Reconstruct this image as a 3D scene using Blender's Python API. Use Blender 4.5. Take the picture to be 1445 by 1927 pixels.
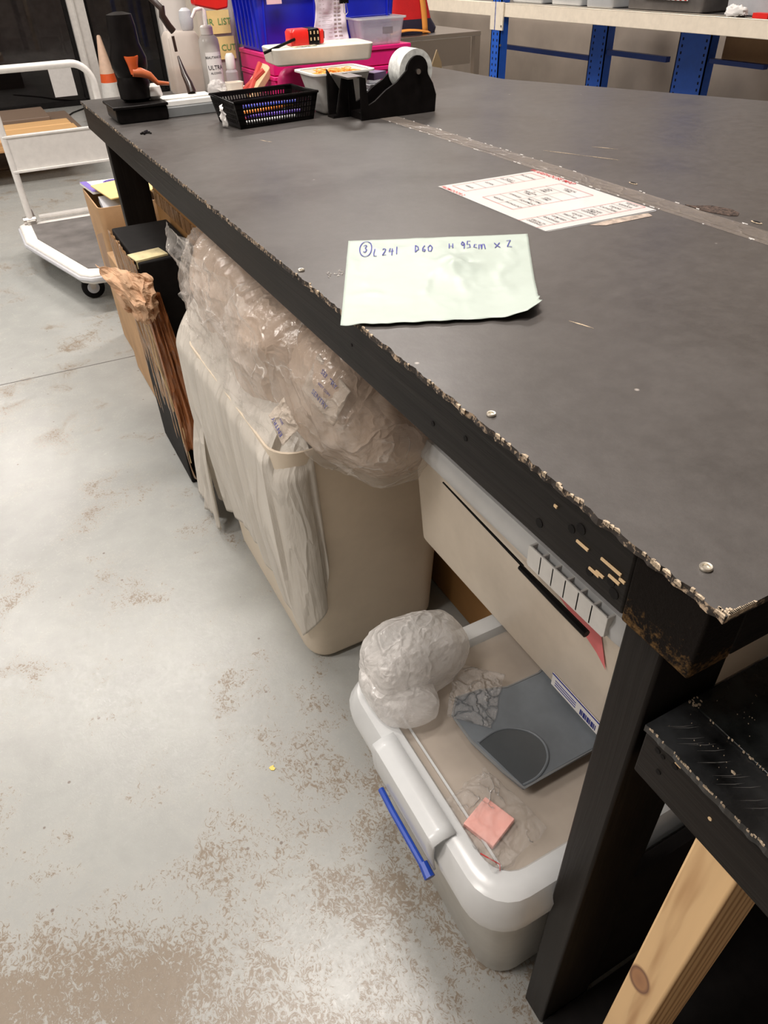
import bpy, bmesh, math, random
from mathutils import Vector, Matrix, noise
SC = bpy.context.scene
for o in list(bpy.data.objects): bpy.data.objects.remove(o)
COL = SC.collection
random.seed(4)
PI = math.pi

# ---------------------------------------------------------------- camera
cd = bpy.data.cameras.new('camera'); cam = bpy.data.objects.new('camera', cd); COL.objects.link(cam)
cam.location = (-0.3229, -0.1726, 1.2944)
cam.rotation_euler = (0.8952, 0.0302, -0.4883)
cd.sensor_fit = 'VERTICAL'; cd.sensor_height = 36; cd.lens = 1327.219/1927*36
cd.clip_start = 0.02; cd.clip_end = 100
SC.camera = cam
# ---------------------------------------------------------------- world, lights, exposure
w = bpy.data.worlds.new('world'); SC.world = w; w.use_nodes = True
bg = w.node_tree.nodes['Background']; bg.inputs[0].default_value = (1.0, 0.90, 0.83, 1); bg.inputs[1].default_value = 0.10
SC.view_settings.view_transform = 'Standard'; SC.view_settings.look = 'None'
SC.view_settings.gamma = 1; SC.view_settings.use_curve_mapping = False
SC.view_settings.exposure = 0.38
def area(name, loc, sx, sy, power, col=(1, .93, .865), tgt=None):
    l = bpy.data.lights.new(name, 'AREA'); l.shape = 'RECTANGLE'; l.size = sx; l.size_y = sy
    l.energy = power; l.color = col
    o = bpy.data.objects.new(name, l); COL.objects.link(o); o.location = loc
    if tgt: o.rotation_euler = (Vector(tgt)-Vector(loc)).to_track_quat('-Z', 'Y').to_euler()
    return o
area('ceiling_lamp_above_aisle', (-.30, 4.05, 3.50), .55, .26, 36)
area('ceiling_lamp_left', (-1.60, 4.95, 3.50), .55, .26, 40)
area('ceiling_lamp_far_left', (-1.20, 8.0, 3.50), 1.0, .35, 48)
area('ceiling_lamp_above_bench', (.22, 1.05, 3.50), 1.0, .28, 66)
area('ceiling_lamp_right', (1.9, 4.2, 3.50), 1.2, .4, 62)
area('ceiling_lamp_side', (-3.2, 1.8, 3.50), 1.4, .5, 62)
area('fill_light_near_left', (-1.5, .35, 3.50), 1.2, .4, 34)  # added fill light that brightens the dim near end, not a known fixture

# ---------------------------------------------------------------- materials
def new_mat(name):
    m = bpy.data.materials.new(name); m.use_nodes = True
    nt = m.node_tree; b = nt.nodes['Principled BSDF']
    return m, nt, b
def N(nt, t, **k):
    n = nt.nodes.new(t)
    for a, v in k.items():
        if a in n.inputs.keys(): n.inputs[a].default_value = v
        else: setattr(n, a, v)
    return n
def coord(nt, scale=(1, 1, 1), world=False, rot=(0, 0, 0)):
    t = N(nt, 'ShaderNodeTexCoord'); mp = N(nt, 'ShaderNodeMapping')
    mp.inputs['Scale'].default_value = scale; mp.inputs['Rotation'].default_value = rot
    if world:
        g = N(nt, 'ShaderNodeNewGeometry'); nt.links.new(g.outputs['Position'], mp.inputs['Vector'])
    else: nt.links.new(t.outputs['Object'], mp.inputs['Vector'])
    return mp.outputs['Vector']
def nz(nt, vec, scale, detail=4, rough=.6, dist=0):
    n = N(nt, 'ShaderNodeTexNoise'); n.inputs['Scale'].default_value = scale; n.inputs['Detail'].default_value = detail
    n.inputs['Roughness'].default_value = rough; n.inputs['Distortion'].default_value = dist
    nt.links.new(vec, n.inputs['Vector']); return n.outputs[0]
def ramp(nt, fac, stops, interp='LINEAR'):
    r = N(nt, 'ShaderNodeValToRGB'); cr = r.color_ramp; cr.interpolation = interp
    while len(cr.elements) < len(stops): cr.elements.new(.5)
    for e, (p, c) in zip(cr.elements, stops):
        e.position = p; e.color = (c, c, c, 1) if isinstance(c, (int, float)) else (*c, 1)
    nt.links.new(fac, r.inputs[0]); return r.outputs[0]
def mixc(nt, fac, a, b, mode='MIX'):
    m = N(nt, 'ShaderNodeMix', data_type='RGBA', blend_type=mode)
    for sock, v in ((m.inputs[0], fac), (m.inputs[6], a), (m.inputs[7], b)):
        if isinstance(v, (int, float)): sock.default_value = v
        elif isinstance(v, tuple): sock.default_value = (*v, 1)
        else: nt.links.new(v, sock)
    return m.outputs[2]
def math_(nt, op, a, b=0, clamp=False):
    m = N(nt, 'ShaderNodeMath', operation=op); m.use_clamp = clamp
    for s, v in ((m.inputs[0], a), (m.inputs[1], b)):
        if isinstance(v, (int, float)): s.default_value = v
        else: nt.links.new(v, s)
    return m.outputs[0]
def bump(nt, h, strength, dist, b, chain=None):
    n = N(nt, 'ShaderNodeBump'); n.inputs['Strength'].default_value = strength; n.inputs['Distance'].default_value = dist
    nt.links.new(h, n.inputs['Height'])
    if b is not None: nt.links.new(n.outputs[0], b.inputs['Normal'])
    return n.outputs[0]
def plain(name, c, rough=.5, metal=0, spec=.5, var=.025, vs=30, bmp=0, bs=200):
    m, nt, b = new_mat(name)
    v = coord(nt); f = nz(nt, v, vs, 4)
    d = tuple(max(0, x*(1-var*2.5)) for x in c); l = tuple(min(1, x*(1+var*2.5)) for x in c)
    nt.links.new(ramp(nt, f, [(.3, d), (.7, l)]), b.inputs['Base Color'])
    b.inputs['Roughness'].default_value = rough; b.inputs['Metallic'].default_value = metal
    b.inputs['Specular IOR Level'].default_value = spec
    if bmp: bump(nt, nz(nt, v, bs, 3), bmp, .002, b)
    return m
M = {}
# worn epoxy floor
def floor_mat():
    m, nt, b = new_mat('worn_grey_epoxy')
    v = coord(nt, world=True)
    big = nz(nt, v, 2.3, 6, .62, .6); med = nz(nt, v, 9, 5, .65, .4)
    fv = coord(nt, (1, .75, 1), world=True, rot=(0, 0, .5)); fine = nz(nt, fv, 78, 7, .80, 2.2)
    sep = N(nt, 'ShaderNodeSeparateXYZ'); nt.links.new(v, sep.inputs[0])
    near = math_(nt, 'MULTIPLY', math_(nt, 'SUBTRACT', .72, sep.outputs[1]), .20, False)   # wear is heaviest by the bench end
    near = math_(nt, 'MAXIMUM', math_(nt, 'MINIMUM', near, .07), -.035)
    wear = math_(nt, 'ADD', math_(nt, 'ADD', math_(nt, 'MULTIPLY', big, .60), math_(nt, 'MULTIPLY', med, .40)), near)
    wm = ramp(nt, wear, [(.45, 0), (.66, 1)])
    thr = math_(nt, 'ADD', fine, math_(nt, 'MULTIPLY', wm, .26))
    mask = ramp(nt, thr, [(.625, 0), (.685, 1)])
    mask = math_(nt, 'MULTIPLY', mask, ramp(nt, wm, [(0, .10), (.35, 1)]))
    soft = ramp(nt, med, [(.3, (.335, .342, .330)), (.7, (.385, .395, .380))])
    tan = ramp(nt, fine, [(.3, (.160, .122, .088)), (.75, (.235, .188, .138))])
    colr = mixc(nt, math_(nt, 'MULTIPLY', mask, .95), soft, tan)
    haze = ramp(nt, wear, [(.46, 0), (.70, .22)])
    colr = mixc(nt, haze, colr, (.31, .265, .21))
    speck = N(nt, 'ShaderNodeTexVoronoi'); speck.inputs['Scale'].default_value = 15; nt.links.new(v, speck.inputs['Vector'])
    sp = ramp(nt, speck.outputs['Distance'], [(.035, .8), (.06, 0)])
    colr = mixc(nt, sp, colr, (.16, .12, .10))
    nt.links.new(colr, b.inputs['Base Color'])
    nt.links.new(ramp(nt, thr, [(.4, .20), (.8, .34)]), b.inputs['Roughness'])
    b.inputs['Specular IOR Level'].default_value = .5
    h = math_(nt, 'ADD', math_(nt, 'MULTIPLY', fine, 1.2), nz(nt, v, 25, 3))
    bump(nt, h, .10, .003, b)
    return m
M['floor'] = floor_mat()
def top_mat():
    m, nt, b = new_mat('black_worn_tabletop')
    v = coord(nt, world=True)
    a = nz(nt, v, 3.5, 6, .6, .5); f = nz(nt, v, 45, 6, .7)
    base = mixc(nt, ramp(nt, f, [(.4, 0), (.75, .6)]), ramp(nt, a, [(.3, (.052, .047, .044)), (.7, (.074, .067, .063))]), (.096, .088, .083))
    sc = None
    for k, (rz, s) in enumerate(((.3, (2.2, 60, 1)), (-.9, (3, 80, 1)), (1.5, (2.5, 70, 1)))):
        sv = coord(nt, s, world=True, rot=(0, 0, rz)); q = nz(nt, sv, 1.0, 2, .5, .15)
        q = ramp(nt, q, [(.76, 0), (.80, 1)]); sc = q if sc is None else math_(nt, 'MAXIMUM', sc, q)
    sc = math_(nt, 'MULTIPLY', sc, ramp(nt, nz(nt, v, 8, 2), [(.5, 0), (.62, .55)]))
    vo = N(nt, 'ShaderNodeTexVoronoi'); vo.inputs['Scale'].default_value = 11; nt.links.new(v, vo.inputs['Vector'])
    dots = ramp(nt, vo.outputs['Distance'], [(.018, .8), (.035, 0)])
    al = math_(nt, 'MAXIMUM', sc, dots)
    nt.links.new(mixc(nt, al, base, (.42, .38, .35)), b.inputs['Base Color'])
    nt.links.new(ramp(nt, a, [(.3, .33), (.7, .46)]), b.inputs['Roughness'])
    b.inputs['Specular IOR Level'].default_value = .55
    bump(nt, math_(nt, 'ADD', f, nz(nt, v, 6, 3)), .12, .003, b)
    return m
M['top'] = top_mat()
def black_wood(name, axis=1, c0=(.006, .005, .0045), c1=(.017, .014, .0125)):
    m, nt, b = new_mat(name)
    s = [70, 70, 70]; s[axis] = 2.6
    v = coord(nt, tuple(s)); g = nz(nt, v, 1, 5, .6, .9)
    v2 = coord(nt); k = nz(nt, v2, 9, 4)
    nt.links.new(mixc(nt, ramp(nt, k, [(.4, 0), (.7, .5)]), ramp(nt, g, [(.3, c0), (.7, c1)]), c1), b.inputs['Base Color'])
    b.inputs['Roughness'].default_value = .46; b.inputs['Specular IOR Level'].default_value = .13
    bump(nt, g, .5, .0015, b); return m
M['bwood'] = black_wood('black_stained_wood_y', 1)
def grain_mat():
    m, nt, b = new_mat('worn_end_grain'); v = coord(nt, world=True)
    f = nz(nt, v, 210, 4, .7); g = nz(nt, v, 24, 3)
    sep = N(nt, 'ShaderNodeSeparateXYZ'); nt.links.new(v, sep.inputs[0])
    lowz = math_(nt, 'MULTIPLY', math_(nt, 'SUBTRACT', .925, sep.outputs[2]), 4.5)
    al = ramp(nt, math_(nt, 'ADD', math_(nt, 'ADD', math_(nt, 'MULTIPLY', f, .6), math_(nt, 'MULTIPLY', g, .4)), lowz), [(.62, 0), (.80, 1)])
    nt.links.new(mixc(nt, al, (.008, .006, .005), (.17, .095, .035)), b.inputs['Base Color']); b.inputs['Roughness'].default_value = .8
    b.inputs['Specular IOR Level'].default_value = .1; bump(nt, f, .6, .002, b); return m
M['endgrain'] = grain_mat()
M['bwoodx'] = black_wood('black_stained_wood_x', 0)
M['bwoodz'] = black_wood('black_stained_wood_z', 2)
def pine(name='raw_pine', axis=2, knot=None, a=(.42, .22, .095), c=(.66, .42, .21)):
    m, nt, b = new_mat(name)
    s = [1, 1, 1]; s[axis] = .07
    v = coord(nt, tuple(s)); dz = N(nt, 'ShaderNodeTexWave', wave_type='BANDS'); dz.bands_direction = 'X' if axis != 0 else 'Y'
    dz.inputs['Scale'].default_value = 26; dz.inputs['Distortion'].default_value = 5; dz.inputs['Detail'].default_value = 3; dz.inputs['Detail Scale'].default_value = 1.2
    nt.links.new(v, dz.inputs['Vector'])
    col = ramp(nt, dz.outputs[0], [(.05, a), (.5, c), (1, tuple(x*1.07 for x in c))])
    if knot:
        g = N(nt, 'ShaderNodeNewGeometry'); mp = N(nt, 'ShaderNodeMapping')
        mp.inputs['Location'].default_value = tuple(-k*q for k, q in zip(knot, (1, 52, 28))); mp.inputs['Scale'].default_value = (0, 52, 28)
        nt.links.new(g.outputs['Position'], mp.inputs[0])
        ln = N(nt, 'ShaderNodeVectorMath', operation='LENGTH'); nt.links.new(mp.outputs[0], ln.inputs[0])
        kk = ramp(nt, ln.outputs['Value'], [(0, (.36, .17, .08)), (.45, (.44, .22, .10)), (.62, (.20, .09, .05)), (.75, (.40, .21, .10))])
        col = mixc(nt, ramp(nt, ln.outputs['Value'], [(.62, 1), (.8, 0)]), col, kk)
    nt.links.new(col, b.inputs['Base Color']); b.inputs['Roughness'].default_value = .5
    return m
M['pine'] = pine(knot=(0, -.046, .432), a=(.52, .29, .13), c=(.80, .54, .28)); M['plank'] = pine('plank_pine', 0, a=(.45, .24, .10), c=(.72, .45, .20))
M['plankd'] = pine('plank_dark', 0, a=(.10, .065, .045), c=(.20, .14, .10))
M['rawrail'] = pine('raw_rail', 0, a=(.42, .30, .20), c=(.56, .43, .30))
M['chip'] = plain('raw_chipboard_edge', (.50, .40, .29), .9, var=.25, vs=300, bmp=.8, bs=700)
def edge_mat():
    m, nt, b = new_mat('frayed_board_edge'); v = coord(nt, world=True)
    f = nz(nt, v, 160, 4, .7); g = nz(nt, v, 11, 3)
    al = ramp(nt, math_(nt, 'ADD', f, math_(nt, 'MULTIPLY', g, .35)), [(.69, 0), (.79, 1)])
    nt.links.new(mixc(nt, al, (.035, .028, .024), (.44, .33, .23)), b.inputs['Base Color']); b.inputs['Roughness'].default_value = .85
    return m
M['edge'] = edge_mat()
M['steel'] = plain('brushed_steel', (.52, .49, .46), .30, 1, var=.02, vs=3)
M['zinc'] = plain('zinc_screw', (.75, .70, .60), .35, .9)
M['white_metal'] = plain('white_painted_metal', (.78, .76, .73), .35)
M['white_pl'] = plain('white_plastic', (.80, .79, .76), .35)
M['cream'] = plain('cream_painted_steel', (.78, .70, .58), .4)
M['cream_pl'] = plain('cream_plastic', (.80, .75, .64), .35)
M['black'] = plain('black_plastic', (.006, .005, .005), .34, var=.2, spec=.12)
M['blackm'] = plain('black_matte', (.006, .005, .005), .7, var=.2, spec=.2)
M['dkgrey'] = plain('dark_grey_rubber', (.13, .12, .115), .6, var=.12, vs=8)
M['grey'] = plain('grey_plastic', (.20, .21, .215), .4)
M['lgrey'] = plain('light_grey_plastic', (.50, .51, .54), .45)
M['slate'] = plain('slate_blue_grey_plastic', (.145, .165, .185), .42, var=.08, vs=12)
M['blue'] = plain('royal_blue_plastic', (.010, .025, .62), .35)
M['rackblue'] = plain('rack_blue_paint', (.015, .10, .52), .4)
M['clipblue'] = plain('latch_blue_plastic', (.012, .055, .36), .35)
M['red'] = plain('red_plastic', (.75, .02, .015), .35)
M['redfab'] = plain('red_fabric', (.62, .012, .015), .85, bmp=.3)
M['navy'] = plain('navy_fabric', (.018, .014, .035), .85, bmp=.3)
M['orange'] = plain('orange_webbing', (.85, .34, .06), .7, bmp=.3)
M['magenta'] = plain('magenta_card', (.78, .012, .20), .45)
M['rubred'] = plain('dull_red_rubber', (.58, .07, .05), .6)
M['woodblk'] = plain('pale_wood_block', (.72, .52, .30), .6)
M['card'] = plain('brown_cardboard', (.47, .29, .15), .8, var=.06, vs=8, bmp=.2)
M['cardd'] = plain('amber_brown_cardboard', (.30, .150, .045), .7, var=.06, vs=4)
M['kraft'] = plain('crumpled_kraft_paper', (.62, .39, .24), .75, var=.08, vs=12, bmp=.3)
M['env'] = plain('yellow_manila', (.80, .58, .24), .7)
M['sticky'] = plain('yellow_sticky_note', (.88, .66, .26), .7)
M['paper'] = plain('white_paper', (.80, .78, .76), .7, var=.02)
M['lilac'] = plain('lilac_paper', (.76, .70, .78), .7, var=.03)
M['mint'] = plain('pale_green_white_paper', (.41, .475, .43), .42, var=.015, spec=.45)
M['ink'] = plain('blue_biro_ink', (.035, .035, .26), .6)
M['inkb'] = plain('black_print', (.04, .04, .045), .6)
M['inkr'] = plain('red_print', (.50, .03, .03), .6)
M['inkg'] = plain('grey_print', (.42, .36, .34), .6)
M['inkblue'] = plain('navy_print', (.03, .04, .26), .6)
M['inkgreen'] = plain('green_pen', (.16, .32, .10), .6)
M['pinkp'] = plain('pink_notes', (.92, .46, .40), .6, var=.03)
M['band'] = plain('rubber_band_orange', (.85, .42, .08), .5)
M['bandr'] = plain('wall_paint', (.42, .355, .30), .85, var=.05, vs=3)
M['wallw'] = plain('white_wall_paint', (.74, .70, .67), .8, var=.02, vs=2)
M['night'] = plain('night_street', (.012, .009, .010), .7, var=.5, vs=1.2)
M['content'] = plain('beige_box_contents', (.44, .35, .27), .8, var=.16, vs=7)
M['content2'] = plain('pinkish_beige_contents', (.74, .63, .52), .8, var=.10, vs=5)
M['content3'] = plain('pale_beige_contents', (.78, .72, .64), .8, var=.10, vs=6)
M['redc'] = plain('red_sachets', (.55, .02, .03), .4, var=.2)
M['gold'] = plain('yellow_leaf_fragment', (.80, .60, .14), .5)
M['tapeface'] = plain('off_white_tape_roll', (.66, .68, .66), .4, var=.12, vs=60)
def sheer(name, tint, alpha, rough=.2, crinkle=0, cs=20, trans_l=.0, spec=.5, stretch=(1, 1, 1), fres=True, line=.28):
    """see-through plastic: part transparent, part principled"""
    m, nt, b = new_mat(name)
    out = nt.nodes['Material Output']
    v = coord(nt, stretch); f = nz(nt, v, 5, 5, .6)
    lo = tuple(x*.88 for x in tint); nt.links.new(ramp(nt, f, [(.3, lo), (.7, tint)]), b.inputs['Base Color'])
    b.inputs['Roughness'].default_value = rough; b.inputs['Specular IOR Level'].default_value = spec
    tl = N(nt, 'ShaderNodeBsdfTranslucent'); tl.inputs[0].default_value = (*tint, 1)
    ms = N(nt, 'ShaderNodeMixShader'); ms.inputs[0].default_value = trans_l
    nt.links.new(b.outputs[0], ms.inputs[1]); nt.links.new(tl.outputs[0], ms.inputs[2])
    tr = N(nt, 'ShaderNodeBsdfTransparent'); mx = N(nt, 'ShaderNodeMixShader')
    a = ramp(nt, nz(nt, v, 3.2, 5, .65), [(.32, max(0, alpha-.12)), (.68, min(1, alpha+.12))])
    if crinkle:
        w1 = N(nt, 'ShaderNodeTexVoronoi', feature='DISTANCE_TO_EDGE'); w1.inputs['Scale'].default_value = cs
        dv = N(nt, 'ShaderNodeVectorMath', operation='ADD')
        nn = N(nt, 'ShaderNodeTexNoise'); nn.inputs['Scale'].default_value = cs*.55; nn.inputs['Detail'].default_value = 4; nt.links.new(v, nn.inputs['Vector'])
        sc = N(nt, 'ShaderNodeVectorMath', operation='SCALE'); sc.inputs['Scale'].default_value = 2.2/cs
        nt.links.new(nn.outputs[1], sc.inputs[0]); nt.links.new(v, dv.inputs[0]); nt.links.new(sc.outputs[0], dv.inputs[1])
        nt.links.new(dv.outputs[0], w1.inputs['Vector'])
        ridge = ramp(nt, w1.outputs['Distance'], [(0, 1), (.10, .25), (.3, 0)])
        h = math_(nt, 'ADD', ridge, math_(nt, 'MULTIPLY', nz(nt, v, cs*1.3, 5, .7, .8), 1.1))
        bump(nt, h, crinkle, .012, b)
        brk = ramp(nt, nz(nt, v, cs*.7, 3), [(.50, 0), (.60, 1)])
        a = math_(nt, 'ADD', a, math_(nt, 'MULTIPLY', ramp(nt, w1.outputs['Distance'], [(0, line), (.035, 0)]), brk), True)  # broken pale lines along creases imitate streak highlights on the film
    lw = N(nt, 'ShaderNodeLayerWeight'); lw.inputs[0].default_value = .25
    if fres: a = math_(nt, 'ADD', a, math_(nt, 'MULTIPLY', lw.outputs['Facing'], .22), True)
    nt.links.new(a, mx.inputs[0]); nt.links.new(tr.outputs[0], mx.inputs[1]); nt.links.new(ms.outputs[0], mx.inputs[2])
    nt.links.new(mx.outputs[0], out.inputs[0]); return m
M['frost'] = sheer('frosted_clear_plastic', (.84, .84, .81), .68, .28, trans_l=.3)
M['frostlid'] = sheer('frosted_lid_panel', (.70, .62, .54), .62, .25, trans_l=.2)
M['rim'] = sheer('thick_frosted_rim', (.84, .86, .87), .82, .22, trans_l=.2)
M['bin'] = sheer('milky_bin_plastic', (.92, .80, .64), .95, .40, trans_l=.1)
M['upper'] = sheer('upper_box_plastic', (.93, .83, .70), .87, .35, trans_l=.1)
M['film'] = sheer('clear_film', (.92, .86, .80), .10, .08, .7, 11, spec=1, line=.55)
M['film2'] = sheer('clear_zip_bag', (.95, .92, .90), .12, .07, 1.0, 34, spec=1, line=.6)
M['bubble'] = sheer('bubble_wrap_mass', (.72, .56, .44), .90, .16, .30, 13, spec=.9, trans_l=.15)
M['wrapw'] = sheer('whitish_bag_plastic', (.88, .84, .77), .86, .30, .35, 9, trans_l=.3, stretch=(1.6, 1.6, .35))
M['crumple'] = sheer('crumpled_white_film', (.97, .95, .93), .44, .12, .55, 14, spec=.9, trans_l=.25)
M['amber'] = sheer('amber_wrapping_film', (.40, .22, .10), .72, .18, .9, 12, spec=.9, stretch=(1.5, 1.5, .25))
M['amber2'] = sheer('orange_brown_film', (.50, .19, .07), .62, .16, .7, 10, spec=.9, stretch=(1.5, 1.5, .25))
M['tub'] = sheer('clear_tub', (.82, .80, .84), .42, .2, trans_l=.2)
M['tapes'] = sheer('packing_tape', (.35, .30, .26), .42, .25, .25, 25, spec=.8, fres=False)
def glass():
    m, nt, b = new_mat('window_glass'); out = nt.nodes['Material Output']
    tr = N(nt, 'ShaderNodeBsdfTransparent'); gl = N(nt, 'ShaderNodeBsdfGlossy'); gl.inputs['Roughness'].default_value = .02
    v = coord(nt); fr = N(nt, 'ShaderNodeFresnel'); fr.inputs[0].default_value = 1.5
    mx = N(nt, 'ShaderNodeMixShader'); nt.links.new(fr.outputs[0], mx.inputs[0])
    nt.links.new(ramp(nt, nz(nt, v, 2, 2), [(.3, (.85, .82, .82)), (.7, (.92, .9, .9))]), tr.inputs[0])
    nt.links.new(tr.outputs[0], mx.inputs[1]); nt.links.new(gl.outputs[0], mx.inputs[2]); nt.links.new(mx.outputs[0], out.inputs[0]); return m
M['glass'] = glass()

# ---------------------------------------------------------------- helpers
ORG = {}
class B:
    def __init__(s, xf=None): s.bm = bmesh.new(); s.xf = xf
    def _v(s, pts):
        if s.xf: pts = [s.xf @ Vector(p) for p in pts]
        return [s.bm.verts.new(p) for p in pts]
    def f(s, vs, mi=0):
        try:
            fc = s.bm.faces.new(vs); fc.material_index = mi; return fc
        except ValueError: return None
    def box(s, x0, x1, y0, y1, z0, z1, mi=0):
        v = s._v([(x, y, z) for z in (z0, z1) for y in (y0, y1) for x in (x0, x1)])
        for q in ((0, 2, 3, 1), (4, 5, 7, 6), (0, 1, 5, 4), (2, 6, 7, 3), (0, 4, 6, 2), (1, 3, 7, 5)): s.f([v[i] for i in q], mi)
        return s
    def loft(s, rings, cap0=True, cap1=True, mi=0, closed=True):
        rs = [s._v(r) for r in rings]
        n = len(rs[0])
        for a, b in zip(rs, rs[1:]):
            for i in range(n if closed else n-1): s.f([a[i], a[(i+1) % n], b[(i+1) % n], b[i]], mi)
        if cap0: s.f(rs[0][::-1], mi)
        if cap1: s.f(rs[-1], mi)
        return s
    def tube(s, pts, r, n=10, mi=0, closed=False):
        pts = [Vector(p) for p in pts]; rings = []
        m = len(pts); prev = None
        for i, p in enumerate(pts):
            a = pts[(i-1) % m] if (closed or i > 0) else p; c = pts[(i+1) % m] if (closed or i < m-1) else p
            t = (c-a).normalized()
            u = prev - t*prev.dot(t) if prev is not None else (Vector((0, 0, 1)).cross(t) if abs(t.z) < .9 else Vector((1, 0, 0)).cross(t))
            u.normalize(); prev = u; vv = t.cross(u)
            rr = r[i] if isinstance(r, (list, tuple)) else r
            rings.append([p+u*math.cos(2*PI*k/n)*rr+vv*math.sin(2*PI*k/n)*rr for k in range(n)])
        if closed: rings.append(rings[0])
        return s.loft(rings, not closed, not closed, mi)
    def cyl(s, p0, p1, r, n=20, mi=0): return s.tube([p0, p1], r, n, mi)
    def lathe(s, c, prof, n=28, mi=0, axis='z'):
        c = Vector(c); rings = []
        for r, h in prof:
            if axis == 'z': rings.append([c+Vector((math.cos(2*PI*k/n)*r, math.sin(2*PI*k/n)*r, h)) for k in range(n)])
            else: rings.append([c+Vector((math.sin(2*PI*k/n)*r, h, math.cos(2*PI*k/n)*r)) for k in range(n)])
        return s.loft(rings, True, True, mi)
    def prism(s, poly, y0, y1, mi=0):     # poly in x,z extruded along y
        a = s._v([(x, y0, z) for x, z in poly]); b = s._v([(x, y1, z) for x, z in poly]); n = len(poly)
        for i in range(n): s.f([a[i], a[(i+1) % n], b[(i+1) % n], b[i]], mi)
        s.f(a[::-1], mi); s.f(b, mi); return s
    def slab(s, poly, z0, z1, mi=0):      # poly in x,y extruded along z
        a = s._v([(x, y, z0) for x, y in poly]); b = s._v([(x, y, z1) for x, y in poly]); n = len(poly)
        for i in range(n): s.f([a[i], a[(i+1) % n], b[(i+1) % n], b[i]], mi)
        s.f(a[::-1], mi); s.f(b, mi); return s
    def grid(s, fn, nu, nv, mi=0, thick=0):
        def sheet(off):
            return [[s._v([fn(i/nu, j/nv) + off])[0] for i in range(nu+1)] for j in range(nv+1)]
        g = sheet(Vector((0, 0, 0)))
        for j in range(nv):
            for i in range(nu): s.f([g[j][i], g[j][i+1], g[j+1][i+1], g[j+1][i]], mi)
        return s
    def build(s, name, mat, parent=None, smooth=True, bevel=0, sub=0, solid=0):
        me = bpy.data.meshes.new(name)
        bmesh.ops.recalc_face_normals(s.bm, faces=s.bm.faces[:])
        org = Vector((0, 0, 0))
        if parent is not None: org = ORG.get(parent.name, org)
        if org.length: bmesh.ops.translate(s.bm, verts=s.bm.verts[:], vec=-org)
        s.bm.to_mesh(me); s.bm.free()
        for mm in (mat if isinstance(mat, (list, tuple)) else [mat]): me.materials.append(M[mm] if isinstance(mm, str) else mm)
        o = bpy.data.objects.new(name, me); COL.objects.link(o)
        if parent is not None: o.parent = parent
        ORG[o.name] = org
        if smooth:
            for p in me.polygons: p.use_smooth = True
            me.set_sharp_from_angle(angle=math.radians(38))
        if solid: q = o.modifiers.new('solid', 'SOLIDIFY'); q.thickness = solid; q.offset = 0
        if bevel:
            q = o.modifiers.new('bevel', 'BEVEL'); q.width = bevel; q.segments = 2; q.limit_method = 'ANGLE'; q.angle_limit = math.radians(40)
            q.harden_normals = False
        if sub: q = o.modifiers.new('sub', 'SUBSURF'); q.levels = sub; q.render_levels = sub
        return o
def tag(o, label, cat, group=None):
    o['label'] = label; o['category'] = cat
    if group: o['group'] = group
    return o
def thing(name, loc, label, cat, group=None):
    o = bpy.data.objects.new(name, None); o.empty_display_size = .05; COL.objects.link(o); o.location = loc; ORG[o.name] = Vector(loc)
    return tag(o, label, cat, group)
def struct(o): o['kind'] = 'structure'; return o
def rr(cx, cy, hx, hy, r, z, n=6):
    pts = []
    for qx, qy, a0 in ((1, 1, 0), (-1, 1, 90), (-1, -1, 180), (1, -1, 270)):
        for k in range(n+1):
            a = math.radians(a0+90*k/n); pts.append((cx+qx*(hx-r)+r*math.cos(a), cy+qy*(hy-r)+r*math.sin(a), z))
    return pts
def tub(b, cx, cy, z0, z1, hx0, hy0, hx1, hy1, r, t=.003, mi=0, foot=.012):
    """open tapered container with walls of thickness t and rounded bottom edge"""
    R = []
    R.append(rr(cx, cy, hx0-foot, hy0-foot, r*.6, z0)); R.append(rr(cx, cy, hx0-foot*.3, hy0-foot*.3, r*.85, z0+foot*.4)); R.append(rr(cx, cy, hx0, hy0, r, z0+foot))
    R.append(rr(cx, cy, hx1, hy1, r, z1)); R.append(rr(cx, cy, hx1-t, hy1-t, r, z1))
    R.append(rr(cx, cy, hx0-t, hy0-t, r, z0+foot+t)); R.append(rr(cx, cy, hx0-foot-t, hy0-foot-t, r*.6, z0+t))
    return b.loft(R, True, True, mi)
def text(b, s, mtx, size=1, mi=0, depth=0):
    cu = bpy.data.curves.new('t', 'FONT'); cu.body = s; cu.size = size; cu.align_x = 'CENTER'; cu.align_y = 'CENTER'; cu.resolution_u = 2
    cu.offset = size*.010
    o = bpy.data.objects.new('t', cu); COL.objects.link(o)
    dg = bpy.context.evaluated_depsgraph_get(); me = bpy.data.meshes.new_from_object(o.evaluated_get(dg))
    vs = b._v([mtx @ v.co for v in me.vertices])
    for p in me.polygons: b.f([vs[i] for i in p.vertices], mi)
    bpy.data.objects.remove(o); bpy.data.curves.remove(cu); bpy.data.meshes.remove(me)
def frame(o, xa, ya):
    xa = Vector(xa).normalized(); ya = Vector(ya).normalized(); z = xa.cross(ya)
    m = Matrix.Identity(4)
    for i in range(3): m[i][0] = xa[i]; m[i][1] = ya[i]; m[i][2] = z[i]; m[i][3] = o[i]
    return m
def n3(p, s, seed=0): return noise.noise(Vector(p)*s+Vector((seed*7.3, seed*3.1, seed*1.7)))
def ridged(p, s, seed=0):
    a = 0; w = 1
    for k in range(4): a += w*(1-abs(n3(p, s, seed+k))*2.6); w *= .5; s *= 2.03
    return a/1.9
H = .96

# ================================================================ SETTING
b = B(); b.box(-6, 6, -4, 14, -.05, 0); struct(b.build('floor', 'floor', smooth=False))
o = B().box(-.0030, .0030, 0, 0, 0, 0)
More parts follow.
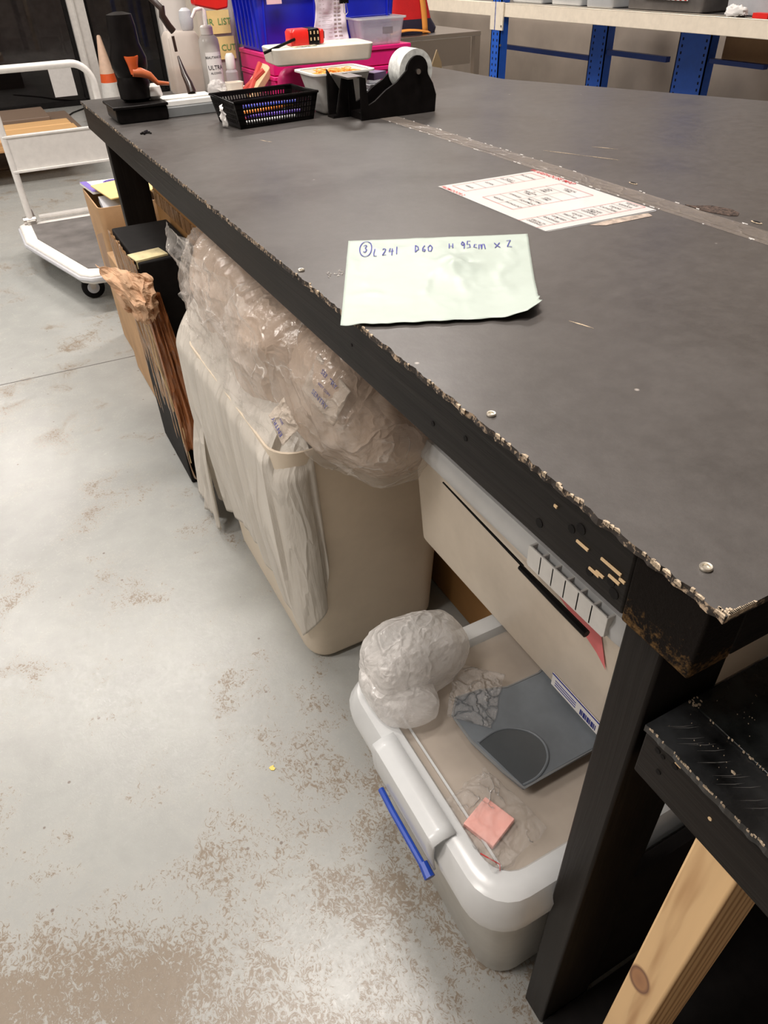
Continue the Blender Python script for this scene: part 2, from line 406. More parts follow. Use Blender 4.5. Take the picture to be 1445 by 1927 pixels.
# expansion joint in the concrete
jb = B(); J = [(-1.6, 2.755), (-.529, 2.730), (.038, 2.708), (2.2, 2.66)]
for (x0, y0), (x1, y1) in zip(J, J[1:]): jb.slab([(x0, y0-.0022), (x1, y1-.0022), (x1, y1+.0022), (x0, y0+.0022)], .0001, .0007)
struct(jb.build('trim_1', 'dkgrey', smooth=False))
o.bm.free()
b = B(); b.box(-6, 3.4, 9.45, 9.6, 2.9, 3.6); b.box(2.20, 3.4, 9.45, 9.6, 0, 2.9); struct(b.build('wall_back', 'wallw', smooth=False))
b = B(); b.box(3.35, 3.5, -3, 9.6, 0, 3.6); struct(b.build('wall_right', 'bandr', smooth=False))
b = B(); b.box(-6.1, -6, -4, 9.6, 0, 3.6); struct(b.build('wall_left', 'wallw', smooth=False))
b = B(); b.box(-6, 3.5, -4.1, -4, 0, 3.6); struct(b.build('wall_front', 'bandr', smooth=False))
b = B(); b.box(-6, 3.5, -4, 9.6, 3.6, 3.7); struct(b.build('ceiling', 'wallw', smooth=False))
for i, (x0, x1) in enumerate(((-5.9, 1.0), (1.17, 1.92))):
    fr = B(); fr.box(x0, x0+.04, 9.49, 9.55, .06, 2.86); fr.box(x1-.04, x1, 9.49, 9.55, .06, 2.86); fr.box(x0, x1, 9.49, 9.55, .0, .05); fr.box(x0, x1, 9.49, 9.55, 2.86, 2.9)
    wo = struct(fr.build('window_%d' % (i+1), 'blackm', smooth=False))
    g = B().box(x0+.03, x1-.03, 9.515, 9.525, .05, 2.87); g.build('glass_pane', 'glass', wo, smooth=False)
for i, (x0, x1) in enumerate(((1.0, 1.17), (1.92, 2.20))):
    m_ = B(); m_.box(x0, x1, 9.42, 9.56, 0, 2.9); m_.box(x0+.05, x0+.065, 9.405, 9.42, 0, 2.9); struct(m_.build('trim_%d' % (i+2), 'white_metal', smooth=False))
b = B(); b.box(-7, 4, 14, 14.2, 0, 5); b.box(-7.2, -7, 9.6, 14.2, 0, 5); b.box(4, 4.2, 9.6, 14.2, 0, 5); b.box(-7, 4, 9.62, 14, 3.4, 3.5)  # added dark walls and canopy, keep world light out of the night view
struct(b.build('dark_shield_outside', 'night', smooth=False))
b = B(); b.box(-7, 4, 9.62, 14, .001, .01); struct(b.build('floor_outside', 'night', smooth=False))
b = B(); b.box(-7, 4, 13.2, 13.35, .0, 1.05); b.box(-7, 4, 13.15, 13.2, .95, 1.0); struct(b.build('trim_4', 'dkgrey', smooth=False))

# ================================================================ FRONT WORKBENCH
def rag(y, s=0): return .0035*n3((0, y, 0), 55, s)+.0022*n3((0, y, 0), 190, s+3)
bench = thing('workbench', (.3, 1.2, 0), 'long black workbench with chipped pale front edge running away from the camera', 'workbench')
tb = B(); ny = 420; ys = [2.41*i/ny for i in range(ny+1)]
lt = [(rag(y), y) for y in ys]
top = tb._v([(x, y, H) for x, y in lt] + [(.603, 2.41, H), (.603, 0, H)])
tb.f(top[::-1]); mid = tb._v([(x-.0006+.002*n3((9, y, 0), 120), y, H-.0065) for x, y in lt]+[(.603, 2.41, H-.0065), (.603, 0, H-.0065)])
n = len(top)
for i in range(n): tb.f([top[i], top[(i+1) % n], mid[(i+1) % n], mid[i]], 1)
tb.f(mid); tb.build('tabletop', ['top', 'edge'], bench, smooth=False)
# frayed lighter chips along the front edge and the near corner
cb = B(); random.seed(8)
y = .0
while y < 2.40:
    dens = .75 if y < .28 else (.35 if y < .6 else .2)
    cluster = .5+.5*n3((0, y, 4), 9)
    if random.random() < dens*cluster*1.25:
        L = random.uniform(.002, .008)*(1 if y < .8 else .7); wd = random.uniform(.0003, .0017 if y < .8 else .0010)
        x = rag(y+L/2)
        P = [(x-.0012, y, 0), (x-.0012, y+L, 0), (x+wd*.8, y+L*random.uniform(.6, .95), 0), (x+wd, y+L*random.uniform(.1, .5), 0)]
        cb.slab([(p[0], p[1]) for p in P], H-random.uniform(.001, .0035), H+random.uniform(.0002, .0009))
    y += random.uniform(.003, .010)
for k in range(16):
    t = k/16; x = .002+t*.024; cb.slab([(x, -.0006), (x+.003, -.0008), (x+.002, .0008+.0025*(1-t)*random.random()), (x, .0015*(1-t)+.0004)], H-.0035, H+.0009)
for k in range(7):
    x, y = random.uniform(.0, .007), random.uniform(0, .006); cb.slab([(x, y), (x+.002, y+.0004), (x+.0015, y+.0025), (x+.0002, y+.002)], H-.002, H+.0013)
cb.build('chipped_edge', 'chip', bench, smooth=False)
bench.children[-1]['label'] = 'pale chipped and frayed board edge'; bench.children[-1]['kind'] = 'stuff'
a = B(); a.box(.004, .042, .078, 2.405, .8855, .9532); a.build('front_rail', 'bwood', bench, bevel=.003)
a = B(); a.box(.002, .044, .0106, .077, .884, .9534); cbk = a.build('corner_block', 'endgrain', bench, bevel=.002)
# splinters and screw holes on the rail face
sp = B(); random.seed(3)
for (yy, zz, L) in ((.130, .919, .014), (.113, .904, .012), (.107, .9065, .009), (.098, .922, .022), (.0925, .913, .012), (.166, .934, .004), (.085, .918, .006)):
    sp.slab([(.0025, yy-L/2), (.0045, yy-L/2), (.0045, yy+L/2), (.0028, yy+L/2)], zz-.0012, zz+.0010)
sp.build('wood_splinters', 'woodblk', bench, smooth=False)['label'] = 'torn pale wood splinters near the corner'
ho = B()
for (yy, zz, r) in ((.183, .904, .0045), (.145, .925, .004), (.135, .932, .005), (.118, .900, .004), (.090, .900, .005), (.095, .908, .004), (.30, .925, .003), (.36, .91, .003), (.55, .92, .002)):
    ho.cyl((.0034, yy, zz), (.0046, yy, zz), r, 10)
ho.build('screw_holes', 'blackm', bench)
a = B(); a.box(.044, .603, .0106, .048, .8855, .945); a.build('end_rail', 'bwoodx', bench, bevel=.002)
a = B(); a.box(.042, .603, 2.367, 2.405, .8855, .945); a.build('end_rail', 'bwoodx', bench, bevel=.002)
a = B(); a.box(.11, .60, .048, .066, .855, .8853); a.build('raw_rail', 'rawrail', bench)['label'] = 'unpainted pale wooden rail'
for (x0, x1, y0, y1) in ((.0197, .112, .045, .0851), (.50, .59, .045, .085), (.0197, .112, 2.215, 2.255), (.50, .59, 2.215, 2.255)):
    a = B(); a.box(x0, x1, y0, y1, 0, .8853); a.build('leg', 'bwoodz', bench, bevel=.003)
for (x, y) in ((.010, .711), (.014, .276), (.0235, .0375)):
    rt = tag(B().lathe((x, y, H), [(.0005, .0002), (.0043, .0002), (.0046, .0016), (.0040, .0026), (.0026, .0024), (.0022, .0012), (.0005, .0012)], 18).build('screw', 'zinc'), 'x', 'screw')
    rt['label'] = {.010: 'small dull screw head in the black bench top left of the green note', .014: 'silver cross-head screw in the black bench edge below the green note', .0235: 'silver screw standing proud by the near chipped corner of the bench'}[x]
a = B(); a.box(.113, .499, .050, .066, .002, .375); a.build('end_panel', 'blackm', bench)
a = B(); a.box(.113, .95, -.30, .049, .0005, .012); a.bm.free()
# ================================================================ SECOND BENCH behind the tape seam
b2 = thing('workbench', (.9, 1.2, 0), 'second black bench joined to the front one behind the taped seam', 'workbench')
poly = [(.607, .0), (1.62, .0), (1.60, .85), (1.49, 1.18), (1.335, 1.60), (1.207, 1.93), (1.19, 2.36), (.607, 2.41)]
a = B(); a.slab(poly, H-.0065, H-.0002); a.build('tabletop', ['top'], b2, smooth=False)
a = B(); a.box(.607, 1.58, .0106, .048, .8855, .947); a.build('end_rail', 'bwoodx', b2, bevel=.002)
a = B(); a.box(.61, 1.17, 2.32, 2.358, .8855, .947); a.build('end_rail', 'bwoodx', b2, bevel=.002)
a = B(); a.slab([(1.56, .05), (1.575, .05), (1.565, .84), (1.18, 1.93), (1.165, 2.3), (1.15, 2.3), (1.165, 1.92), (1.55, .83)], .8855, .947); a.build('rear_rail', 'bwood', b2)
for (x0, y0) in ((.62, .05), (1.45, .05), (.62, 2.24), (1.06, 2.24)):
    a = B(); a.box(x0, x0+.09, y0, y0+.04, 0, .8853); a.build('leg', 'bwoodz', b2, bevel=.003)
# tape strip over the seam
tp = B(); n = 160
def tedge(y, s, x0): return x0+.0011*n3((s, y, 0), 40)
L_ = [(tedge(y, 0, .592-.008*(y < .9)*0), y) for y in [1.60*i/n for i in range(n+1)]]; R_ = [(tedge(y, 5, .640), y) for y in [1.60*i/n for i in range(n+1)]]
v1 = tp._v([(x, y, H+.0004) for x, y in L_]); v2 = tp._v([(x, y, H+.0004) for x, y in R_])
for i in range(n): tp.f([v1[i], v2[i], v2[i+1], v1[i+1]])
tape = tag(tp.build('packing_tape', 'tapes', smooth=False), 'long strip of clear brownish packing tape over the seam between the two benches', 'tape')
ch = B(); random.seed(11)
for k in range(70):
    y = random.uniform(.05, 1.58); side = random.random() < .6; x = (.640 if side else .592)+random.uniform(-.0015, .002); L = random.uniform(.002, .012); wd = random.uniform(.0006, .0016)
    ch.slab([(x, y), (x+wd, y+L*.1), (x+wd*.7, y+L), (x-.0003, y+L*.8)], H+.0003, H+.0012)
ch.build('torn_tape_edge', 'paper', tape, smooth=False)['label'] = 'whitish torn tape edges'
# diamond of torn surface plus slots beside the tape
a = B(); random.seed(2)
pp = [(.6425, .648), (.652, .640), (.672, .622), (.682, .592), (.676, .572), (.664, .566), (.655, .572), (.646, .590), (.640, .615)]
a.slab([(x+random.uniform(-.002, .002), y+random.uniform(-.002, .002)) for x, y in pp], H-.0001, H+.0008)
tag(a.build('torn_patch', plain('torn_dark_patch', (.055, .036, .028), .95, var=.5, vs=240, bmp=1, bs=300), smooth=False), 'small dark diamond of torn surface on the bench top beside the tape', 'patch')
for k, (x, y, lab) in enumerate(((.661, .528, 'small dark gouge with pale rim right of the torn diamond patch'), (.672, .487, 'dark gouge in the bench top at the right edge of the picture'), (.668, .79, 'small dark knot mark beside the tape above the laminated map'))):
    a = B(); a.lathe((0, 0, 0), [(.0075, 0), (.008, .0006), (.006, .0010)], 14); a.lathe((0, 0, .0004), [(.005, 0), (.0055, .0009), (.001, .0010)], 12, 1)
    bmesh.ops.scale(a.bm, vec=(.5, 1.25, 1), verts=a.bm.verts[:]); bmesh.ops.translate(a.bm, vec=(x, y, H), verts=a.bm.verts[:])
    tag(a.build('gouge', ['chip', 'blackm']), lab, 'gouge')
# staples and flecks by the note
a = B()
for (x, y) in ((.125, .490), (.130, .486), (.135, .482), (.119, .478), (.124, .474), (.145, .475), (.095, .500), (.088, .495), (.152, .47)):
    t = random.uniform(-.4, .4); a.tube([(x, y, H+.0002), (x+.001+.001*t, y+.0055, H+.0009), (x+.0015, y+.007, H+.0002)], .0003, 5)
s_ = a.build('staples', 'zinc'); s_['kind'] = 'stuff'; tag(s_, 'loose bright staples scattered below the torn edge of the green note', 'staples')
a = B()
for k in range(26):
    x = random.uniform(.03, .055); y = random.uniform(.66, .685); a.box(x, x+.0012, y, y+.0025, H, H+.0007)
s_ = a.build('metal_flakes', 'steel'); s_['kind'] = 'stuff'; tag(s_, 'tiny cluster of silvery flakes left of the green note', 'flakes')
a = B(); 
for (x0, y0, x1, y1) in ((.70, 1.08, .735, 1.00), (.735, 1.00, .765, .93), (.80, 1.05, .825, 1.0), (.62+.0, 1.16, .62, 1.161), (.255, 1.54, .262, 1.512), (.262, 1.512, .27, 1.50), (.205, .40, .215, .37)):
    dx, dy = x1-x0, y1-y0; L = math.hypot(dx, dy) or 1; nx, ny_ = -dy/L*.0009, dx/L*.0009
    a.slab([(x0, y0), ((x0+x1)/2+nx*2, (y0+y1)/2+ny_*2), (x1, y1), ((x0+x1)/2-nx, (y0+y1)/2-ny_)], H, H+.0003)
tag(a.build('paint_scratches', 'chip', smooth=False), 'pale scratches on the bench top right of the tape dispenser', 'scratches')
# ================================================================ NOTE
TL, TR, BR, BL = Vector((.115, .784, H)), Vector((.349, .667, H)), Vector((.176, .419, H)), Vector((-.023, .518, H))
BR = Vector((.181, .420, H))
def notep(u, v, lift=0):
    p = (TL*(1-u)+TR*u)*(1-v)+(BL*(1-u)+BR*u)*v
    z = .0012+.0030*max(0, ridged((u*1.3, v, 0), 3.2, 1)-.35)*(1 if .06 < v < .7 else .4)
    z += .0085*math.exp(-((u-.60)**2/.012+(v-.40)**2/.015))*(.45+ridged((u, v, 0), 6, 4))
    z += .013*max(0, (u-.72)/.28)**2*max(0, (v-.45)/.55)**2
    z += .0025*max(0, (v-.8)/.2)
    if p.x < .004: z += .0
    return Vector((p.x, p.y, H+z+lift))
def edgev(u): return 1+.012*math.sin(u*40)*.25+.010*n3((u, 0, 0), 14)+(.0 if u < .93 else -(u-.93)*.9)
nb = B(); nb.grid(lambda u, v: notep(u+(.012*max(0, v-.6)*n3((v, 1, 0), 30)*5 if u > .98 else 0), v*edgev(u)), 72, 56)
note = tag(nb.build('paper_note', 'mint', solid=.0003), 'pale green-white crumpled note with blue handwritten measurements lying on the bench edge', 'note')
STR = {'3': [[(.1, .9), (.5, 1), (.8, .8), (.45, .55), (.85, .3), (.5, 0), (.1, .12)]], 'L': [[(.35, 1), (.15, .45), (.20, .05), (.75, .0)]], '2': [[(.1, .75), (.4, 1), (.75, .8), (.5, .4), (.05, .02), (.85, .05)]],
       '4': [[(.30, 1), (.05, .42), (.95, .46)], [(.68, .85), (.62, -.12)]], '1': [[(.5, 1), (.45, 0)]], 'D': [[(.15, 1), (.12, 0)], [(.1, 1), (.7, .8), (.8, .35), (.1, 0)]], '6': [[(.7, 1), (.2, .55), (.2, .1), (.6, .0), (.75, .3), (.25, .42)]],
       '0': [[(.5, 1), (.1, .6), (.2, .1), (.6, 0), (.9, .5), (.5, 1)]], 'H': [[(.15, 1), (.1, 0)], [(.8, 1), (.75, 0)], [(.1, .5), (.8, .5)]], '9': [[(.75, .75), (.4, 1), (.15, .7), (.4, .5), (.75, .75), (.6, 0)]],
       '5': [[(.85, 1), (.3, 1), (.2, .6), (.65, .6), (.7, .15), (.1, .02)]], 'c': [[(.75, .5), (.3, .55), (.15, .2), (.7, .05)]], 'm': [[(.1, .05), (.15, .5), (.35, .5), (.4, .05), (.5, .5), (.7, .5), (.8, .05)]],
       'x': [[(.05, .7), (.9, .0)], [(.9, .75), (.1, .0)]], 'z': [[(.1, .95), (.8, 1), (.15, .05), (.9, .0)]]}
ib = B()
def stroke(pts, hw=.0028):
    for (u0, v0), (u1, v1) in zip(pts, pts[1:]):
        k = max(2, int(math.hypot(u1-u0, v1-v0)/.006)); L = math.hypot(u1-u0, (v1-v0)) or 1
        nx, nv = -(v1-v0)/L*hw, (u1-u0)/L*hw*1.1; pr = None
        for i in range(k+1):
            t = i/k; u = u0+(u1-u0)*t; v = v0+(v1-v0)*t
            q = ib._v([notep(u-nx, v-nv, .0011), notep(u+nx, v+nv, .0011)])
            if pr: ib.f([pr[0], q[0], q[1], pr[1]])
            pr = q
def glyph(c, u, v, w=.026, h=.085):
    for s in STR[c]: stroke([(u+p[0]*w, v+h-p[1]*h) for p in s])
for c, u, v, w, h in (('3', .085, .085, .026, .10), ('L', .142, .155, .028, .085), ('2', .192, .145, .026, .085), ('4', .228, .145, .028, .080), ('1', .262, .135, .02, .085),
                      ('D', .370, .125, .026, .09), ('6', .408, .125, .026, .09), ('0', .440, .125, .030, .09), ('H', .556, .110, .030, .07), ('9', .622, .085, .030, .115), ('5', .652, .080, .032, .115),
                      ('c', .690, .080, .030, .12), ('m', .716, .080, .050, .13), ('x', .806, .105, .036, .085), ('z', .872, .095, .034, .10)): glyph(c, u, v, w, h)
stroke([(.100+.033*math.cos(a*.3), .135+.105*math.sin(a*.3)) for a in range(22)])
ib.build('handwriting', 'ink', note, smooth=False)['label'] = 'blue biro handwriting'
# ================================================================ LAMINATED MAP
mp = thing('laminated_map', (.48, .81, H+.0003), 'laminated white warehouse map with red boxes lying beside the tape seam', 'map')
A_, B_, C_, D_ = Vector((.375, .967, 0)), Vector((.591, .956, 0)), Vector((.588, .649, 0)), Vector((.376, .661, 0))
def mq(u, v, z=.0013):
    p = (A_*(1-v)+B_*v)*(1-u)+(D_*(1-v)+C_*v)*u; return Vector((p.x, p.y, H+z+.0006*math.sin(u*7)*v))
a = B(); a.slab([(p.x, p.y) for p in (mq(.008, .012), mq(.0, .03), mq(0, .97), mq(.008, .988), mq(.99, .99), mq(1, .97), mq(1, .03), mq(.99, .01))][::-1], H+.0003, H+.0009); a.build('laminate', sheer('clear_laminate', (.9, .9, .9), .10, .08, spec=.8), mp, smooth=False)
a = B(); a.grid(lambda u, v: mq(.01+.98*u, .015+.97*v, .0011), 12, 12); a.build('map_sheet', plain('glossy_white_sheet', (.60, .57, .55), .30, var=.01), mp)
def inv(x, y):
    u = (.961-y-.0)/.307; v = (x-.3755)/.2135; return u, v
rb, kb = B(), B()
def line(bb, p, q, w=.0009):
    (u0, v0), (u1, v1) = p, q; P, Q = mq(u0, v0, .0019), mq(u1, v1, .0019); d = (Q-P).normalized(); nn = Vector((-d.y, d.x, 0))*w/2
    k = bb._v([P-nn, Q-nn, Q+nn, P+nn]); bb.f(k)
def rect(bb, u0, v0, u1, v1): [line(bb, *s) for s in (((u0, v0), (u1, v0)), ((u1, v0), (u1, v1)), ((u1, v1), (u0, v1)), ((u0, v1), (u0, v0)))]
def mt(bb, s, u, v, size, z=.0019):
    text(bb, s, frame(mq(u, v, z), mq(1, v)-mq(0, v), mq(u, 1)-mq(u, 0)), size)
rect(rb, .045, .115, .185, .875)
for v in (.305, .50, .675): line(kb, (.045, v), (.185, v), .0006)
for s, v in (('WRAPS', .21), ('GOWN', .40), ('ADULT\nCLOTHING', .585), ('PACKAGING', .775)): mt(kb, s, .115, v, .0072)
rect(rb, .335, .13, .615, .865); line(kb, (.475, .13), (.475, .72), .0006)
for v in (.285, .43, .575, .72): line(kb, (.335, v), (.615, v), .0006)
for s, u, v in (('NEEDLES', .405, .205), ('PATHOLOGY', .545, .205), ('SYRINGES', .405, .36), ('MED ITEMS\n+\nEQUIPMENT', .545, .36), ('IV\nINFUSION\nITEMS', .405, .505), ('ORAL\nITEMS', .545, .505), ('SKIN\nPREP\nITEMS', .405, .65), ('CRITICAL\nITEMS', .475, .79)):
    mt(kb, s, u, v, .0070)
for u in (.785, .93): line(rb, (u, .0), (u, .965))
line(rb, (.785, .965), (.93, .965))
for v in (.16, .32, .48, .66, .83): line(kb, (.785, v), (.93, v), .0006)
for s, v in (('SPECIALTY\nDRESSINGS', .08), ('GUM FEED\n+\nBANDAGES', .24), ('GAUZE\n+\nFIRST AID', .40), ('GLOVES\nPUMPS +\nCLEANING', .57), ('DRAINS\n+\nCATHETERS', .745), ('SERVICE\n+\nAIRWAYS', .90)): mt(kb, s, .857, v, .0070)
mt(rb, 'WAREHOUSE MAP', .185, .942, .0150); mt(rb, 'FROM DOOR 2', .14, .035, .0105)
rb.build('red_lines', 'inkr', mp, smooth=False)['label'] = 'red outlines and red title lettering'
kb.build('cell_text', 'inkb', mp, smooth=False)['label'] = 'grey cell lines and small black lettering'
a = B(); a.slab([(.452, .652), (.470, .638), (.56, .634), (.565, .648), (.50, .656)], H+.0001, H+.0006)
tag(a.build('torn_tape_scrap', plain('tan_scrap', (.36, .29, .24), .7, var=.2, vs=90), smooth=False), 'tan scrap of torn tape sticking out under the laminated map', 'tape')

# ================================================================ CLEAR STORAGE BOXES UNDER THE BENCH
bx = thing('storage_box', (.24, .29, 0), 'frosted clear lidded box on the floor with blue latch beside the near bench leg', 'storage box')
cx, cy = .255, .295
a = B(); tub(a, cx, cy, 0, .345, .275, .172, .312, .195, .05, .004)
a.build('body', 'frost', bx)
a = B()
R = [rr(cx, cy, .318, .200, .050, .325), rr(cx, cy, .332, .214, .058, .328), rr(cx, cy, .334, .216, .060, .352), rr(cx, cy, .322, .204, .055, .383), rr(cx, cy, .312, .194, .050, .388), rr(cx, cy, .292, .174, .042, .385), rr(cx, cy, .286, .168, .040, .372),
     rr(cx, cy, .286, .168, .040, .368), rr(cx, cy, .306, .188, .05, .380), rr(cx, cy, .318, .200, .055, .350), rr(cx, cy, .318, .200, .05, .325)]
a.loft(R, False, False); a.build('lid_rim', 'rim', bx)
a = B(); a.loft([rr(cx, cy, .286, .168, .04, .369), rr(cx, cy, .286, .168, .04, .372)]); a.build('lid_panel', 'frostlid', bx)
a = B()
a.tube([(-.02, .14, .376), (-.02, .30, .376), (-.02, .45, .376)], .002, 6)
a.build('lid_ridges', 'rim', bx)
lt_ = B(); lt_.grid(lambda u, v: Vector((-.0815-.0035*math.sin(v*PI), .198+.172*u, .391-.070*(v-.15)/.85)) if v > .15 else Vector((-.050-.0315*v/.15, .198+.172*u, .3915)), 10, 10)
la = lt_.build('latch', 'rim', bx, solid=.003)
a = B(); a.tube([(-.090, .338, .318), (-.092, .30, .320), (-.092, .205, .318)], .0048, 8); a.tube([(-.090, .215, .318), (-.091, .195, .314)], [.007, .008], 8)
a.build('latch_bar', 'clipblue', la)['label'] = 'blue latch bar'
a = B()
for k in range(4): a.box(-.0535, -.0527, .18+.006*k, .182+.006*k, .262-.004*k, .285-.003*k)
a.box(-.0505, -.050, .175, .235, .262, .2632); a.build('red_print', 'inkr', bx, smooth=False)['label'] = 'thin red printed lines'
a = B(); a.loft([rr(cx, cy, .24, .145, .03, .02), rr(cx, cy, .285, .165, .04, .33)]); ct = a.build('box_contents', 'content3', bx)
ct['label'] = 'beige contents seen through the plastic'
# grey lid with oval recess lying on the box
gl = thing('slate_tray', (.25, .30, .389), 'flat slate grey plastic lid with oval grip lying on the clear floor box', 'lid')
GP = [(.062, .205), (.052, .240), (.040, .300), (.040, .350), (.062, .374), (.10, .368), (.14, .352), (.20, .350), (.26, .372), (.34, .40), (.47, .41), (.47, .205)]
a = B(); a.slab(GP, .3885, .3975); a.build('panel', 'slate', gl, bevel=.002)
a = B(); a.tube([(x, y, .3965) for x, y in GP], .0022, 6, closed=True); a.build('panel_edge', 'grey', gl)
dp = [(.0470, .292), (.075, .296), (.100, .290), (.122, .270), (.128, .245), (.116, .222), (.090, .2085), (.0630, .2075)]
P_ = []
for i in range(40):
    t = i/39*(len(dp)-1); k = min(int(t), len(dp)-2); f_ = t-k
    p0, p1, p2, p3 = [Vector((*dp[max(0, min(len(dp)-1, j))], 0)) for j in (k-1, k, k+1, k+2)]
    q = .5*((2*p1)+(p2-p0)*f_+(2*p0-5*p1+4*p2-p3)*f_*f_+(3*p1-p0-3*p2+p3)*f_**3); P_.append((q.x, q.y, .3978))
a = B(); a.tube(P_, .0022, 8); a.build('grip_rim', 'slate', gl)
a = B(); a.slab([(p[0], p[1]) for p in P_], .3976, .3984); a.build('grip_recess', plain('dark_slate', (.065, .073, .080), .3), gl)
# bubble bag, zip bags, pink notes on the lid
def bag(name, corners, z0, amp, mat, seed, nu=34, nv=26, cat=None, label=None, parent=None, dome=.0):
    P = [Vector((x, y, 0)) for x, y in corners]
    def fn(u, v):
        p = (P[0]*(1-u)+P[1]*u)*(1-v)+(P[3]*(1-u)+P[2]*u)*v
        e = min(u, 1-u, v, 1-v)*6; e = min(1, e)
        j = .004*n3((u*3, v*3, seed), 2.2)
        return Vector((p.x+j, p.y-j, z0+max(.0005, amp*(.25+.75*e)*max(0, ridged((p.x*14, p.y*14, 0), 1.1, seed)+.1)+dome*e*math.sin(PI*u)*math.sin(PI*v))))
    b_ = B(); b_.grid(fn, nu, nv); o_ = b_.build(name, mat, parent, solid=.0004)
    if cat: tag(o_, label, cat)
    return o_
a = B(Matrix.Translation((.0, .195, .3725)) @ Matrix.Rotation(.35, 4, 'Z')); a.box(-.025, .025, -.024, .024, 0, .009)
pk = tag(a.build('sticky_note_pad', 'pinkp', bevel=.001), 'pad of pink notes inside a clear crinkled bag on the floor box lid', 'note pad')
bag('plastic_bag', [(-.040, .246), (.04, .262), (.062, .150), (-.042, .125)], .3815, .011, 'film2', 5, cat='plastic bag', label='clear crinkled zip bag holding pink notes on the floor box lid')
bag('plastic_bag', [(.030, .352), (.095, .430), (.150, .372), (.078, .300)], .3990, .004, 'film2', 8, cat='plastic bag', label='empty clear zip bag lying on the slate grey lid')
a = B(); a.tube([(-.030, .128, .384), (-.022, .140, .3850), (-.036, .163, .386)], .0009, 6)
tag(a.build('plastic_strip', 'inkr'), 'thin red plastic line under the crinkled bag near the pink notes', 'strip')
# large crumpled film bundle at the far end of the box lid
def blob(c, r, seed, amp, mat, name, label, cat, nu=72, nv=44, zmin=None, zmax=None, sc=6, amp2=.012, parent=None, xmin=None, rot=0, ymin=None):
    b_ = B(); c = Vector(c)
    def fn(u, v):
        th = u*2*PI; ph = (v-.5)*PI; d = Vector((math.cos(th)*math.cos(ph), math.sin(th)*math.cos(ph), math.sin(ph)))
        sg = lambda q, e: math.copysign(abs(q)**e, q)
        d2 = Vector((sg(d.x, .72)*r[0], sg(d.y, .72)*r[1], sg(d.z, .75)*r[2]))
        if rot: d2 = Matrix.Rotation(rot, 3, 'Z') @ d2
        p = c+d2; k = amp*n3(p, sc, seed)+amp2*(ridged(p, sc*2.2, seed+5)-.5); p = p+d*k
        if zmin is not None: p.z = max(p.z, zmin)
        if zmax is not None: p.z = min(p.z, zmax+.004*n3(p, 20, seed))
        if xmin is not None: p.x = max(p.x, xmin+.006*n3(p, 14, seed))
        if ymin is not None: p.y = max(p.y, ymin+.006*n3(p, 14, seed))
        return p
    b_.grid(fn, nu, nv); bmesh.ops.remove_doubles(b_.bm, verts=b_.bm.verts[:], dist=.0002)
    o_ = b_.build(name, mat, parent)
    if cat: tag(o_, label, cat)
    return o_
cf = blob((.035, .455, .425), (.088, .060, .070), 3, .012, 'crumple', 'crumpled_film', 'bulging ball of crumpled white film on the far corner of the floor box lid', 'plastic wrap', zmin=.3890, sc=9, amp2=.006)
blob((-.010, .428, .402), (.050, .072, .030), 13, .006, 'crumple', 'film_tail', None, None, nu=50, nv=30, zmin=.3895, sc=10, amp2=.005, parent=cf)
blob((.050, .450, .425), (.055, .036, .048), 9, .012, 'crumple', 'inner_folds', None, None, nu=50, nv=30, zmin=.3895, sc=14, amp2=.010, parent=cf)

# upper box
ub = thing('storage_box', (.38, .46, .40), 'upper milky plastic box with black latch wedged under the bench top on the grey lid', 'storage box')
ux, uy = .385, .465
a = B(); tub(a, ux, uy, .3995, .63, .183, .268, .195, .280, .03, .004, foot=.008); a.build('body', 'upper', ub)
a = B(); a.loft([rr(ux, uy, .17, .255, .03, .41), rr(ux, uy, .182, .265, .03, .60)]); a.build('box_contents', 'content2', ub)
a = B()
R = [rr(ux, uy, .198, .283, .035, .622), rr(ux, uy, .210, .295, .04, .624), rr(ux, uy, .213, .298, .042, .642), rr(ux, uy, .205, .290, .04, .662), rr(ux, uy, .190, .275, .035, .664), rr(ux, uy, .178, .262, .03, .655), rr(ux, uy, .178, .262, .03, .650), rr(ux, uy, .198, .283, .035, .650)]
a.loft(R, False, False); a.loft([rr(ux, uy, .178, .262, .03, .650), rr(ux, uy, .178, .262, .03, .653)]); a.build('lid', 'rim', ub)
hl = B(); y0, y1 = .222, .372
hl.box(.166, .169, y0, y1, .628, .662); hl.box(.193, .196, y0, y1, .640, .662); hl.box(.166, .196, y0, y1, .626, .630)
for k in range(7): yy = y0+(y1-y0)*k/6; hl.box(.166, .196, yy-.002, yy+.002, .628, .661)
hn = hl.build('hinge_grille', 'white_pl', ub, smooth=False, bevel=.001); hn['label'] = 'white ribbed latch housing'
a = B(); a.tube([(.166, .246, .609), (.166, .300, .610), (.166, .385, .612)], [.0055, .0055, .0045], 8); a.tube([(.170, .385, .612), (.171, .50, .616), (.172, .60, .620)], [.0025, .002, .0015], 6); a.build('latch_bar', 'black', hn)['label'] = 'long black latch bar'
a = B(); v_ = a._v([(.1905, .345, .600), (.1905, .245, .600), (.1920, .225, .545), (.1910, .245, .560)]); a.f(v_); a.build('pink_card', plain('pink_red_card', (.85, .22, .22), .6), ub)['label'] = 'pink card showing through the side'
a = B(); a.box(.1985, .1995, .215, .320, .405, .432); lbl = a.build('label_strip', 'paper', ub, smooth=False); 
bmesh_off = None
a = B()
for k in range(12): a.box(.1978, .1984, .222+k*.0028, .2232+k*.0028+.0005*(k % 3), .409, .420)
for k in range(3): a.box(.1978, .1984, .265, .312, .411+.005*k, .4122+.005*k)
a.box(.1978, .1984, .215, .320, .4295, .432); a.build('barcode', 'inkblue', ub, smooth=False)
